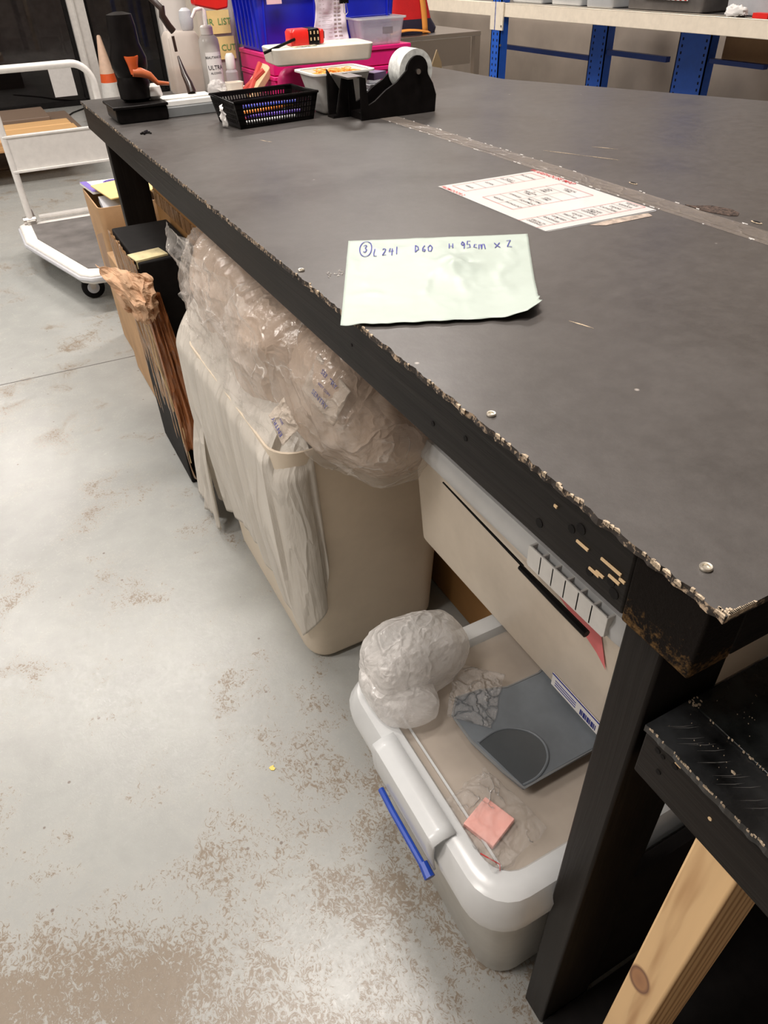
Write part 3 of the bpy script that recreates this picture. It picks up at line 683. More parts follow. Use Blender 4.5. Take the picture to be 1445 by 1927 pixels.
blob((.33, .30, .69), (.09, .09, .035), 21, .01, 'redc', 'red_sachets', 'dark red packets in clear film on top of the upper box under the bench', 'packets', nu=40, nv=24, zmin=.6645, sc=12)
a = B(Matrix.Translation((.215, .45, .70)) @ Matrix.Rotation(.5, 4, 'X')); a.box(-.03, .05, -.045, .045, -.03, -.022)
# ================================================================ BIG BIN WITH PLASTIC
bn = thing('plastic_bin', (.13, 1.1, 0), 'large milky plastic bin under the bench stuffed with bubble wrap', 'bin')
bcx, bcy = .16, 1.12
a = B(); tub(a, bcx, bcy, 0, .60, .165, .270, .192, .295, .055, .004, foot=.02); a.build('body', 'bin', bn)
# liner bag pulled over the aisle side
def liner(u, v):
    z = .66-.58*v*(.92+.08*math.sin(u*7+1)) if u > .2 else .63-.55*v*(.55+.45*u/.2)
    k = max(0, min(1, z/.60)); hx, hy = .165+.027*k, .270+.025*k; rad = .05; off = .006+.004*math.sin(u*60)*v
    x0, y0 = bcx-hx, bcy-hy
    if u < .12: t = u/.12; x, y, nx, ny = x0+rad+.018*(1-t), y0, 0, -1
    elif u < .22: t = (u-.12)/.10*PI/2; nx, ny = -math.sin(t), -math.cos(t); x, y = x0+rad+rad*nx, y0+rad+rad*ny
    else: t = (u-.22)/.78; x, y, nx, ny = x0, y0+rad+.60*t, -1, 0
    off += (.0035*math.sin(u*46+3*n3((u*2, v, 0), 2))+.007*abs(n3((u*8, v*.9, 0), 2.5, 3)))*(.3+.7*v)*min(1, u/.15)+(.010*math.sin(PI*v) if u > .22 else 0)
    p = Vector((x+nx*off, y+ny*off, z))
    if v < .18: p += Vector((-nx, -ny, 0))*.06*(1-v/.18)**1.5
    return p
a = B(); a.grid(liner, 120, 60); a.build('liner_bag', 'wrapw', bn, solid=.001)['label'] = 'whitish liner bag hanging in folds over the aisle side'
bw = blob((.135, 1.16, .68), (.150, .34, .165), 7, .035, 'bubble', 'bubble_wrap', 'big crumpled mass of bubble wrap rising out of the bin up to the bench rail', 'bubble wrap', nu=150, nv=90, zmin=.5, zmax=.883, sc=7, amp2=.007, xmin=-.045)
bw2 = blob((.215, .835, .69), (.20, .17, .15), 12, .03, 'bubble', 'bubble_wrap', 'tan bubble wrap bundle with printed sachets squeezed between bin and upper box', 'bubble wrap', nu=130, nv=80, zmin=.535, zmax=.883, sc=7, amp2=.006)
blob((.130, 1.165, .685), (.162, .350, .175), 7, .035, 'film', 'film_skin', None, None, nu=150, nv=90, zmin=.52, zmax=.8845, sc=7, amp2=.012, xmin=-.053, parent=bw)
blob((.210, .830, .69), (.212, .182, .160), 12, .03, 'film', 'film_skin', None, None, nu=130, nv=80, zmin=.53, zmax=.8845, sc=7, amp2=.010, parent=bw2)
def drape(seed, y0, y1, x, z0, z1, am):
    return lambda u, v: Vector((x+am*n3((u*3, v*3, seed), 2.4)+am*.5*ridged((u*5, v*5, seed), 1.6), y0+(y1-y0)*u+.015*n3((u, v, seed+2), 5), z0+(z1-z0)*v))
a = B(); a.grid(drape(4, .84, 1.36, -.030, .872, .62, .02), 110, 50)
bmesh.ops.translate(a.bm, vec=(.0, 0, 0), verts=a.bm.verts[:]); tag(a.build('clear_film', 'film'), 'thin clear film hanging in front of the bubble wrap below the rail', 'plastic film')
# printed sachets
for k, (px, py, pz, rx, ry, w_, h_, lab, rows) in enumerate((
    (.040, .738, .760, .35, -.5, .085, .065, 'clear sachet printed ENTRY in navy near the bench rail', ('SENTRY', 'BEST COPY', 'SENTRY')),
    (-.018, .792, .692, 2.7, .4, .055, .050, 'smaller crumpled sachet with upside-down navy ENTRY print', ('ENTRY', 'SEN')))):
    mtx = Matrix.Translation((px, py, pz)) @ frame((0, 0, 0), (.25, -.9, -.25), (.45, .1, .85)) @ Matrix.Rotation(rx if k else -.15, 4, 'Z')
    a = B(mtx); a.grid(lambda u, v: Vector(((u-.5)*w_, (v-.5)*h_, .004*n3((u*2, v*2, k), 2))), 16, 12); sc_ = tag(a.build('printed_sachet', sheer('sachet_film', (.74, .64, .54), .55, .25, .4, 20), solid=.0005), lab, 'sachet')
    tb_ = B()
    for i, s in enumerate(rows): text(tb_, s, mtx @ Matrix.Translation((0, h_*(.28-.28*i), .0045)), .011 if i % 2 == 0 else .006)
    tb_.build('printed_text', 'inkblue', sc_, smooth=False)

# ================================================================ DARK BOX AND CARTONS TOWARDS THE FAR LEG
db = thing('black_crate', (.17, 1.68, 0), 'tall black box wrapped in shiny film between the bin and the amber carton', 'box')
a = B(); a.box(-.052, .108, 1.70, 2.04, .002, .690); a.build('body', 'blackm', db, bevel=.004)
def wrapf(u, v):
    y = 1.69+.36*u; z = .69-.66*v
    return Vector((-.060-.006*abs(math.sin(u*19+4*n3((u, v*2, 1), 2)))*(.35+.65*v)+.02*v-.010*n3((u*7, v*2, 5), 2), y-.03*v, z))
a = B(); a.grid(lambda u, v: wrapf(u, v), 60, 50); a.build('amber_film', 'amber', db, solid=.0006)['label'] = 'golden brown glossy wrapping film'
def ffilm(u, v):
    z = .62-.48*v; x = -.066+.075*u*(.6+.4*v)+.016*v
    return Vector((x, 1.672-.010*abs(math.sin(u*9+v*2+3*n3((u*2, v, 0), 2)))-.006*n3((u*5, v*2, 5), 2), z))
a = B(); a.grid(ffilm, 40, 50); a.build('front_film', 'amber2', db, solid=.0006)['label'] = 'orange brown film bunched at the front corner'
def skirt(u, v):
    y = 1.43+.24*u; z = (.50-.16*u)*(1-v)+.02
    return Vector((-.036-.016*math.sin(u*17+2*n3((u, v, 3), 2))*(.3+.7*v)*.6-.012*n3((u*6, v*1.2, 5), 2)+.06*(1-v)*u-.01*v, y-.02*v, z))
a = B(); a.grid(skirt, 60, 40); a.build('clear_skirt', 'wrapw', db, solid=.0006)['label'] = 'milky film bunched along the floor'
a = B()
for (y0, z0, y1, z1, dx) in ((1.745, .66, 1.685, .16, 0), (1.715, .62, 1.66, .10, .004), (1.79, .60, 1.70, .26, -.003)):
    a.tube([(-.070+dx+.022*i/14-.003*math.sin(i), y0+(y1-y0)*i/14+.004*math.sin(i*1.3+dx*900), z0+(z1-z0)*i/14) for i in range(15)], .0016, 6)
a.build('tape_edges', sheer('glossy_fold', (.75, .55, .30), .8, .15), db)['label'] = 'shiny golden folds running down the film'
ac = thing('cardboard_carton', (.3, 1.9, 0), 'big amber brown carton standing deep under the far end of the bench', 'carton')
a = B(); a.box(.116, .50, 1.60, 2.195, .002, .87); a.build('body', 'cardd', ac, bevel=.003)
a = B(); a.box(.114, .1158, 1.60, 2.195, .70, .74); a.build('parcel_tape', 'amber', ac)
a = B(Matrix.Translation((-.02, 1.75, .6915)) @ Matrix.Rotation(.15, 4, 'Z')); a.box(-.040, .045, -.035, .025, 0, .003); a.box(-.040, .045, -.038, -.035, -.018, .003)
tag(a.build('card_flap', plain('pale_yellow_card', (.70, .60, .34), .6, var=.15, vs=20)), 'pale yellow card strip lying on top of the black film-wrapped box', 'card')
shade_filler = thing('cardboard_carton', (.49, .9, 0), 'added dark brown carton standing in for the shade behind the milky bin and floor box', 'carton')  # added dark block, fills the gap with the brown of its shade
a = B(); a.box(.375, .595, .56, 1.20, .002, .375); a.build('body', 'cardd', shade_filler, bevel=.003)
# crumpled kraft paper in front of the far leg
def kp(u, v):
    x = -.150+.115*u+.035*v*(1-u); z = .700-.145*v*(.60+.40*math.sin(PI*u*.9+.2))-.03*u
    y = 1.66-.045*math.sin(PI*u)*math.sin(PI*v)-.016*ridged((u*2, v*2, 0), 1.6, 2)-.014*n3((u, v, 0), 5)+.06*(1-u)
    return Vector((x+.010*n3((u*3, v*3, 8), 2), y, z+.012*n3((u*3, v*3, 4), 2)))
a = B(); a.grid(kp, 50, 44); tag(a.build('kraft_paper', 'kraft', solid=.001, smooth=False), 'crumpled brown kraft paper sticking out into the aisle from the film-wrapped box', 'paper')
kb_ = thing('cardboard_carton', (.08, 2.45, 0), 'low brown carton on the floor right behind the far bench leg', 'carton')
a = B(); a.box(-.02, .16, 2.28, 2.60, .002, .46); a.build('body', 'card', kb_, bevel=.003)
# carton with envelopes on top
ct_ = thing('open_carton', (.09, 2.8, 0), 'open brown carton filled with flyers and a yellow envelope beyond the far bench leg', 'carton')
def wall(b_, x0, x1, y0, y1): b_.box(x0, x1, y0, y1, .002, .60)
a = B(); R = [rr(.105, 2.80, .108, .165, .02, .002), rr(.105, 2.80, .112, .170, .02, .60), rr(.105, 2.80, .108, .166, .02, .60), rr(.105, 2.80, .104, .161, .02, .01)]; a.loft(R); a.build('body', 'card', ct_)
a = B()
for k in range(9): a.tube([(-.0085, 2.70+.02*k, .50-.006*k), (-.0085, 2.705+.02*k, .30)], .0006, 4)
a.build('scribbles', 'inkg', ct_)
a = B(Matrix.Translation((.10, 2.87, .612)) @ Matrix.Rotation(.10, 4, 'Z') @ Matrix.Rotation(.05, 4, 'Y')); a.box(-.10, .10, -.075, .105, -.004, .004)
fl = tag(a.build('flyer', 'paper'), 'white flyer with purple border on top of the open carton', 'flyer')
a = B(Matrix.Translation((.10, 2.87, .612)) @ Matrix.Rotation(.10, 4, 'Z') @ Matrix.Rotation(.05, 4, 'Y')); a.box(-.10, -.075, -.075, .105, .0042, .0050); a.lathe((.02, .05, .0042), [(.045, 0), (.045, .0006), (.040, .0006), (.040, 0)], 24)
a.build('purple_border', plain('purple_print', (.20, .14, .50), .6), fl)
a = B(Matrix.Translation((.115, 2.76, .628)) @ Matrix.Rotation(.25, 4, 'Z') @ Matrix.Rotation(.12, 4, 'X')); a.box(-.09, .10, -.085, .075, -.002, .002); tag(a.build('envelope', 'env'), 'yellow manila envelope lying on the flyer in the open carton', 'envelope')
a = B(Matrix.Translation((.11, 2.72, .575)) @ Matrix.Rotation(.35, 4, 'X'))
for k in range(5): a.box(-.09, .09, -.07+.003*k, .05, -.01+.006*k, -.006+.006*k)
tag(a.build('paper_bundle', 'lgrey'), 'bundle of grey white papers under the yellow envelope', 'papers')

# ================================================================ TROLLEY
tr = thing('platform_trolley', (.1, 3.9, 0), 'white platform trolley with tube handle and grey mat in the aisle', 'trolley')
dk = [(-.245, 4.30), (-.245, 3.98), (-.080, 3.335), (-.04, 3.29), (.02, 3.28), (.36, 3.36), (.36, 4.36), (-.20, 4.36)]
a = B(); a.slab([(x, y) for x, y in dk], .120, .165)
a.build('deck_frame', 'white_metal', tr, bevel=.008)
ccx = sum(p[0] for p in dk)/len(dk); ccy = sum(p[1] for p in dk)/len(dk)
a = B(); a.slab([(-.185, 4.26), (-.185, 3.99), (-.035, 3.385), (.02, 3.36), (.31, 3.42), (.31, 4.26)], .1655, .169); a.build('mat', 'dkgrey', tr)
a = B(); a.tube([(x, y, .142) for x, y in dk], .012, 8, closed=True); a.build('bumper', 'lgrey', tr)
a = B(); a.box(.07, .12, 3.50, 3.515, .1692, .1705); a.build('paper_strip', 'paper', tr)
hp = [(-.178, 4.31, .165), (-.178, 4.31, .80)] + [(-.178+.075*(1-math.cos(t*PI/16)), 4.31, .80+.08*math.sin(t*PI/16)) for t in range(1, 9)] + [(.235, 4.31, .88)] + [(.235+.095*math.sin(t*PI/16), 4.31, .88-.10*(1-math.cos(t*PI/16))) for t in range(1, 9)] + [(.33, 4.31, .165)]
a = B(); a.tube(hp, .0175, 12); a.build('handle', 'white_metal', tr)
a = B(); a.box(-.185, .335, 4.300, 4.306, .430, .585); a.box(-.185, .335, 4.290, 4.318, .585, .595); a.box(-.185, .335, 4.290, 4.318, .420, .432); a.build('handle_panel', 'white_metal', tr, bevel=.002)
a = B(); a.cyl((-.215, 4.31, .18), (-.15, 4.31, .18), .022, 12); a.box(-.20, -.155, 4.27, 4.33, .165, .185); a.tube([(-.16, 4.33, .23), (-.155, 4.32, .20), (-.15, 4.31, .18)], .005, 6); a.build('hinge', 'steel', tr)
a = B(); a.cyl((-.13, 4.335, .185), (.33, 4.335, .185), .012, 10); a.build('cross_bar', 'white_metal', tr)
def caster(x, y):
    w_ = B(); w_.lathe((x, y-.016, .055), [(.012, 0), (.045, 0), (.053, .006), (.053, .026), (.045, .032), (.012, .032)], 24, axis='y'); wo = w_.build('wheel', 'black', tr)
    h_ = B(); h_.lathe((x, y-.020, .055), [(.004, 0), (.026, 0), (.028, .003), (.004, .004)], 20, axis='y'); h_.build('hub', 'lgrey', wo)
    f_ = B(); f_.prism([(x-.022, .12), (x+.022, .12), (x+.010, .05), (x-.010, .05)], y-.026, y-.021); f_.prism([(x-.022, .12), (x+.022, .12), (x+.010, .05), (x-.010, .05)], y+.021, y+.026); f_.box(x-.028, x+.028, y-.028, y+.028, .108, .120); f_.build('fork', 'steel', wo)
for x, y in ((-.030, 3.46), (.30, 3.55), (-.14, 4.18), (.30, 4.18)): caster(x, y)

# ================================================================ PLANK PILE
for k, (x0, x1, y0, y1, z0, z1, mt_, lab) in enumerate(((-1.2, .50, 6.62, 7.6, 0, .228, 'plankd', 'dark lower board layer of the plank stack behind the trolley'), (-1.1, .41, 5.98, 6.20, .230, .300, 'plank', 'orange-brown plank nearest the trolley, front one of the three on the stack'),
    (-1.1, .415, 6.205, 6.44, .230, .298, 'plank', 'middle orange-brown plank of the three on the stack'), (-1.1, .40, 6.445, 6.68, .230, .301, 'plank', 'rear orange-brown plank beside the dark weathered board'), (-1.1, .29, 6.80, 7.35, .230, .310, 'plankd', 'dark weathered board at the back of the plank stack'))):
    a = B(); a.box(x0, x1, y0, y1, z0, z1); tag(a.build('wood_plank', mt_, bevel=.006, smooth=False), lab, 'plank')
a = B(); a.box(.66, .90, 9.40, 9.403, .10, .375)
bmesh.ops.translate(a.bm, vec=(-.02, .088, 0), verts=a.bm.verts[:])
tag(a.build('paper_sheet', 'paper'), 'white paper sheet taped low on the dark window pane', 'paper')
a = B(); a.tube([(.30, 8.2, .006), (.55, 8.6, .006), (.72, 9.0, .006), (.95, 9.3, .006)], .008, 6); tag(a.build('cable', 'black'), 'thin dark cable on the floor by the window', 'cable')
cn = thing('traffic_cone', (1.17, 9.0, 0), 'orange and white traffic cone standing by the dark window', 'traffic cone')
a = B(); a.lathe((1.17, 9.0, 0), [(.12, .02), (.105, .13), (.085, .25)], 24); a.build('lower_cone', 'white_pl', cn)
a = B(); a.lathe((1.17, 9.0, 0), [(.085, .25), (.074, .33)], 24); a.build('orange_band', plain('cone_orange', (.85, .12, .02), .5), cn)
a = B(); a.lathe((1.17, 9.0, 0), [(.074, .33), (.02, .66), (.012, .67)], 24); a.build('upper_cone', plain('cone_peach', (.85, .60, .45), .5), cn)
a = B(); a.box(1.03, 1.31, 8.86, 9.14, 0, .02); a.build('base', 'blackm', cn)

# ================================================================ ITEMS ON THE BENCH, FAR END
# black device with lever and clear screen
dv = thing('benchtop_sealer', (.15, 2.0, H), 'black benchtop device with grey front strip and curved black lever at the far end', 'device')
a = B(); a.prism([(.018, .965), (.03, .9602), (.145, .9602), (.15, .968), (.150, .992), (.018, .996)], 1.93, 2.06); a.build('black_tray', 'black', dv, bevel=.004)
a = B(); a.box(.012, .152, 1.925, 2.065, .993, 1.000); a.build('tray_rim', 'black', dv, bevel=.002)
a = B(); a.box(.150, .300, 1.945, 2.05, .9602, .984); a.build('grey_strip', 'grey', dv, bevel=.002)['label'] = 'grey front strip'
a = B(); a.box(.153, .290, 1.955, 2.06, .984, .997); a.box(.153, .290, 1.975, 1.98, .997, 1.001); a.build('white_plate', 'white_pl', dv, bevel=.002)
a = B(); a.tube([(.205, 2.14, 1.24), (.205, 2.13, 1.21), (.222, 2.10, 1.187), (.220, 2.10, 1.170), (.232, 2.10, 1.148), (.242, 2.10, 1.135)], .009, 10); a.tube([(.238, 2.10, 1.125), (.240, 2.10, 1.09)], .004, 8)
a.tube([(.240, 2.09, 1.080), (.243, 2.07, 1.04), (.246, 2.05, 1.02), (.248, 2.04, .999)], [.003, .008, .010, .012], 10); a.build('lever', plain('dark_brown_lever', (.030, .016, .012), .3), dv)
# dark bottle with orange funnel on tray
bt = thing('black_bottle', (.085, 2.0, 1.0), 'black bulbous bottle with orange funnel standing in the black tray', 'bottle')
a = B(); a.lathe((.090, 2.0, 1.0), [(.030, .0), (.040, .008), (.041, .040), (.036, .055), (.044, .075), (.045, .095), (.035, .125), (.034, .160), (.030, .185), (.012, .190)], 28); a.build('body', 'black', bt)
a = B(); a.lathe((.090, 1.958, 1.085), [(.009, -.022), (.013, .0), (.017, .014), (.017, .017), (.004, .015)], 20); a.build('funnel', plain('orange_funnel', (.75, .12, .02), .4), bt)
a = B(); a.tube([(.085, 1.955, 1.068), (.105, 1.955, 1.066), (.125, 1.955, 1.058), (.142, 1.955, 1.040), (.170, 1.955, 1.036)], [.010, .011, .009, .006, .004], 10); a.build('orange_arm', plain('dull_orange', (.55, .14, .05), .45), bt)
a = B(); a.lathe((.135, 1.99, 1.0), [(.010, 0), (.022, .010), (.018, .030), (.006, .036)], 18); tag(a.build('white_pot', 'white_pl'), 'small white domed pot beside the black bottle', 'pot')
# translucent container
tc = thing('translucent_canister', (.32, 2.33, H), 'translucent square container half full of tan liquid behind the lever', 'container')
a = B(); a.loft([rr(.318, 2.34, .046, .04, .012, .9602), rr(.318, 2.34, .048, .042, .012, .97), rr(.318, 2.34, .048, .042, .012, 1.105), rr(.318, 2.34, .040, .035, .012, 1.118)]); a.build('body', sheer('canister_plastic', (.78, .72, .66), .75, .3, trans_l=.3), tc)
a = B(); a.loft([rr(.318, 2.34, .044, .038, .010, .965), rr(.318, 2.34, .044, .038, .010, 1.025)]); a.build('tan_fill', plain('tan_liquid', (.55, .36, .24), .5), tc)
a = B(); a.lathe((.345, 2.34, 1.118), [(.014, 0), (.018, .006), (.020, .030), (.017, .048), (.008, .055)], 20); a.build('cap', 'lgrey', tc)
# white panel behind all of it
a = B(); a.box(.34, .60, 2.60, 2.62, .0, 1.45); wp = tag(a.build('white_board', 'wallw', bevel=.003), 'plain white panel standing behind the far end of the bench', 'panel')
# sanitiser
sn = thing('sanitiser_bottle', (.39, 2.30, H), 'big white pump sanitiser bottle with black ULTRA lettering', 'bottle')
a = B(); a.lathe((.390, 2.30, H), [(.026, .0002), (.030, .006), (.031, .120), (.029, .136), (.020, .146)], 30)
a.build('body', sheer('sanitiser_body', (.80, .79, .75), .88, .25, trans_l=.3), sn)
a = B(); a.lathe((.390, 2.30, H+.146), [(.016, 0), (.018, .002), (.018, .020), (.014, .024)], 24); a.build('collar', 'white_pl', sn)
a = B(); a.tube([(.39, 2.30, H+.168), (.39, 2.30, H+.205), (.385, 2.30, H+.212), (.365, 2.30, H+.208), (.352, 2.30, H+.190)], [.006, .006, .006, .005, .004], 10); a.build('pump', 'white_pl', sn)
def cylgrid(c, r, a0, a1, z0, z1): return lambda u, v: Vector((c[0]+r*math.sin(a0+(a1-a0)*u), c[1]-r*math.cos(a0+(a1-a0)*u), z0+(z1-z0)*v))
a = B(); a.grid(cylgrid((.390, 2.30), .0316, -.75, .95, H+.025, H+.105), 16, 2); lb = a.build('label', 'paper', sn)
tb_ = B()
for s, zz, sz in (('BEAUTANICAL', .092, .0085), ('ULTRA', .066, .0155), ('ALCOHOL', .052, .0075)):
    text(tb_, s, Matrix.Translation((.3925, 2.2675, H+zz)) @ Matrix.Rotation(PI/2, 4, 'X'), sz)
for f_ in tb_.bm.verts:
    dx = f_.co.x-.390; f_.co.x = .390+.0322*math.sin(dx/.0322); f_.co.y = 2.30-.0322*math.cos(dx/.0322)
tb_.build('label_print', 'inkb', lb, smooth=False)
sb = thing('small_pump_bottle', (.432, 2.24, H), 'small clear bottle with white cap beside the big sanitiser', 'bottle')
a = B(); a.lathe((.430, 2.24, H), [(.016, .0002), (.018, .004), (.018, .055), (.012, .062)], 24); a.build('body', 'tub', sb)
a = B(); a.lathe((.430, 2.24, H+.062), [(.013, 0), (.014, .003), (.014, .032), (.009, .040)], 24); a.build('cap', 'white_pl', sb)
a = B(); a.loft([rr(.395, 2.13, .030, .022, .008, .9602), rr(.395, 2.13, .042, .032, .010, .985), rr(.395, 2.13, .044, .034, .010, .985), rr(.395, 2.13, .046, .036, .01, .987), rr(.395, 2.13, .040, .030, .010, .986), rr(.395, 2.13, .028, .020, .008, .964)])
tag(a.build('white_dish', 'white_pl'), 'shallow white plastic dish in front of the sanitiser', 'dish')
a = B(); a.loft([rr(.400, 2.135, .018, .015, .006, .965), rr(.400, 2.135, .024, .020, .008, 1.002), rr(.400, 2.135, .022, .018, .008, 1.002), rr(.400, 2.135, .016, .013, .006, .970)])
tag(a.build('white_cup', plain('ivory_cup', (.80, .74, .64), .4)), 'ivory square cup standing in the white dish', 'cup')
blob((.355, 2.16, .982), (.030, .030, .024), 33, .008, 'crumple', 'tissue', 'crumpled white tissue left of the white dish', 'tissue', nu=36, nv=22, zmin=.9603, sc=26, amp2=.006)
# clear crate with sticky notes
ck = thing('clear_crate', (.45, 2.45, H), 'tall translucent crate with yellow sticky notes behind the sanitiser', 'crate')
a = B(); tub(a, .462, 2.480, .0, 1.32, .055, .055, .060, .06, .012, .003, foot=.008); 
a.build('body', sheer('crate_plastic', (.80, .74, .66), .68, .3, trans_l=.3), ck)
a = B(); a.box(.417, .507, 2.428, 2.525, .95, 1.31); a.build('crate_contents', plain('cream_sheets', (.76, .68, .56), .7, var=.1), ck)
for (x0, x1, z0, z1, s) in ((.432, .502, 1.098, 1.158, 'JR  LIST'), (.452, .508, 1.030, 1.090, '  CUT')):
    a = B(); a.box(x0, x1, 2.4165, 2.4175, z0, z1); st = tag(a.build('sticky_note', 'sticky'), 'yellow sticky note with green pen, %s one on the crate' % ('upper' if z0 > 1.05 else 'lower'), 'sticky note')
    t_ = B(); text(t_, s, Matrix.Translation(((x0+x1)/2, 2.4158, (z0+z1)/2)) @ Matrix.Rotation(PI/2, 4, 'X'), .024); t_.build('pen_writing', 'inkgreen', st, smooth=False)
a = B(); a.prism([(.345, 1.182), (.408, 1.168), (.440, 1.172), (.445, 1.20), (.345, 1.20)], 2.22, 2.26); tag(a.build('red_tray', 'red', bevel=.004), 'red plastic tray edge jutting above the sanitiser pump', 'tray')
a = B(); a.box(.343, .435, 2.20, 2.29, 1.20, 1.203); a.bm.free()
gb = thing('grey_storage_box', (.55, 2.42, 0), 'pale grey upright box left of the blue bins', 'box')
a = B(); a.box(.535, .593, 2.415, 2.50, .0, 1.150); a.build('body', 'lgrey', gb, bevel=.003)
# magenta boxes
for k, (x0, x1, z0, z1, lab) in enumerate(((.50, .95, H+.0002, 1.012, 'lower magenta card box behind the tape dispenser'), (.50, .948, 1.014, 1.064, 'upper magenta card box carrying the clear tub and blue bins'))):
    mg = thing('magenta_box', ((x0+x1)/2, 2.2, z0), lab, 'box')
    a = B(); a.box(x0, x1, 2.065, 2.35, z0, z1-.012); a.build('body', 'magenta', mg, bevel=.002)
    a = B(); a.box(x0-.002, x1+.002, 2.062, 2.352, z1-.0115, z1); a.build('lid', 'magenta', mg, bevel=.002)
blob((.535, 2.005, 1.00), (.045, .03, .038), 41, .006, 'magenta', 'magenta_pouch', 'deep magenta pouch under the cream tray', 'pouch', nu=36, nv=22, zmin=.9603, sc=10, amp2=.003)
# blue bins
def bluebin(x0, x1, lab):
    r = thing('blue_bin', ((x0+x1)/2, 2.25, 1.0645), lab, 'bin')
    cx_, cy_ = (x0+x1)/2, 2.25; a = B(); tub(a, cx_, cy_, 1.0645, 1.23, (x1-x0)/2-.012, .085, (x1-x0)/2, .10, .012, .003, foot=.004); a.build('body', 'blue', r)
    a = B()
    for k in range(6):
        yy = 2.17+.032*k; a.prism([(x0+.008, 1.075), (x0+.003, 1.075), (x0-.005, 1.225), (x0+.003, 1.225)], yy, yy+.004)
    for xx in (x0+.03, x1-.03): a.tube([(xx, 2.163, 1.075), (xx, 2.149, 1.22)], .003, 6)
    a.build('ribs', 'blue', r)
    a = B(); a.loft([rr(cx_, cy_, (x1-x0)/2+.004, .104, .012, 1.20), rr(cx_, cy_, (x1-x0)/2+.010, .11, .014, 1.205), rr(cx_, cy_, (x1-x0)/2+.010, .11, .014, 1.235), rr(cx_, cy_, (x1-x0)/2, .10, .012, 1.235)], False, False); a.build('rim', 'blue', r)
bluebin(.492, .708, 'royal blue plastic bin, left one, behind the tape measure')
bluebin(.722, .950, 'royal blue plastic bin, right one, behind the clear tub')
a = B(); a.box(.525, .568, 2.126, 2.133, 1.178, 1.215); tag(a.build('pink_card', plain('pale_pink_card', (.85, .60, .66), .6)), 'pale pink card on the rim of the left blue bin', 'card')
# paper list with clip
pl = B()
def plist(u, v):
    x = .655+.100*u+.012*(1-v)*0; z = 1.068+.125*v; 
    y = 2.085+.020*math.sin(v*2.2)*(1)+.006*n3((u*2, v*2, 0), 2)+.012*(u > .0)*math.sin(u*3)*(1-v)
    x += -.006*math.sin(v*6)*(1-u)
    return Vector((x, y, z))
pl.grid(plist, 20, 24); pls = tag(pl.build('paper_list', 'lilac', solid=.0004), 'curled pinkish paper list with rows of numbers in front of the blue bins', 'paper')
tb_ = B()
for k in range(11):
    v = .90-.078*k
    for (u0, u1) in ((.62, .70), (.74, .84)):
        P0 = plist(u0, v)+Vector((0, -.0012, 0)); P1 = plist(u1, v)+Vector((0, -.0012, 0)); q = tb_._v([P0, P1, P1+Vector((0, 0, .0035)), P0+Vector((0, 0, .0035))]); tb_.f(q)
    for (u0, u1) in ((.12, .20), (.24, .56)):
        P0 = plist(u0, v)+Vector((0, -.0012, 0)); P1 = plist(u1, v)+Vector((0, -.0012, 0)); q = tb_._v([P0, P1, P1+Vector((0, 0, .0008)), P0+Vector((0, 0, .0008))]); tb_.f(q)
tb_.build('printed_rows', 'inkg', pls, smooth=False)
def clip(x, y, z, lab, s=1):
    r = thing('binder_clip', (x, y, z), lab, 'clip')
    a = B(); a.prism([(x-.013*s, z), (x+.013*s, z), (x+.013*s, z+.014*s), (x-.013*s, z+.014*s)], y-.004, y+.004); a.build('clip_body', 'black', r)
    a = B(); a.tube([(x-.004*s, y-.005, z+.002), (x-.005*s, y-.008, z-.012*s), (x-.007*s, y-.009, z-.020*s), (x, y-.009, z-.026*s), (x+.007*s, y-.009, z-.020*s), (x+.005*s, y-.008, z-.012*s), (x+.004*s, y-.005, z+.002)], .0009, 6); a.build('wire_arm', 'steel', r)
clip(.735, 2.070, 1.172, 'black bulldog clip holding the paper list')
# clear tub with clips in it
ctb = thing('clear_tub', (.855, 2.11, 1.0645), 'clear plastic tub of clips standing on the magenta box', 'tub')
a = B(); tub(a, .855, 2.11, 1.0645, 1.130, .068, .038, .076, .046, .012, .002, foot=.004); a.build('body', 'tub', ctb)
a = B(); a.loft([rr(.855, 2.11, .078, .048, .013, 1.128), rr(.855, 2.11, .082, .052, .014, 1.129), rr(.855, 2.11, .082, .052, .014, 1.133), rr(.855, 2.11, .076, .046, .012, 1.133)], False, False); a.build('rim', 'rim', ctb)
clip(.885, 2.090, 1.090, 'large black binder clip standing inside the clear tub', 1.2)
a = B()
for k in range(14):
    x, y = random.uniform(.81, .90), random.uniform(2.09, 2.13); t = random.uniform(0, 3); dx, dy = math.cos(t)*.012, math.sin(t)*.008
    a.tube([(x, y, 1.070), (x+dx, y+dy, 1.072+random.random()*.008), (x-dy*.5, y+dx*.3, 1.074)], .0012, 5)
s_ = a.build('paper_clips', 'zinc'); s_['kind'] = 'stuff'; tag(s_, 'heap of small pale clips at the bottom of the clear tub', 'clips')
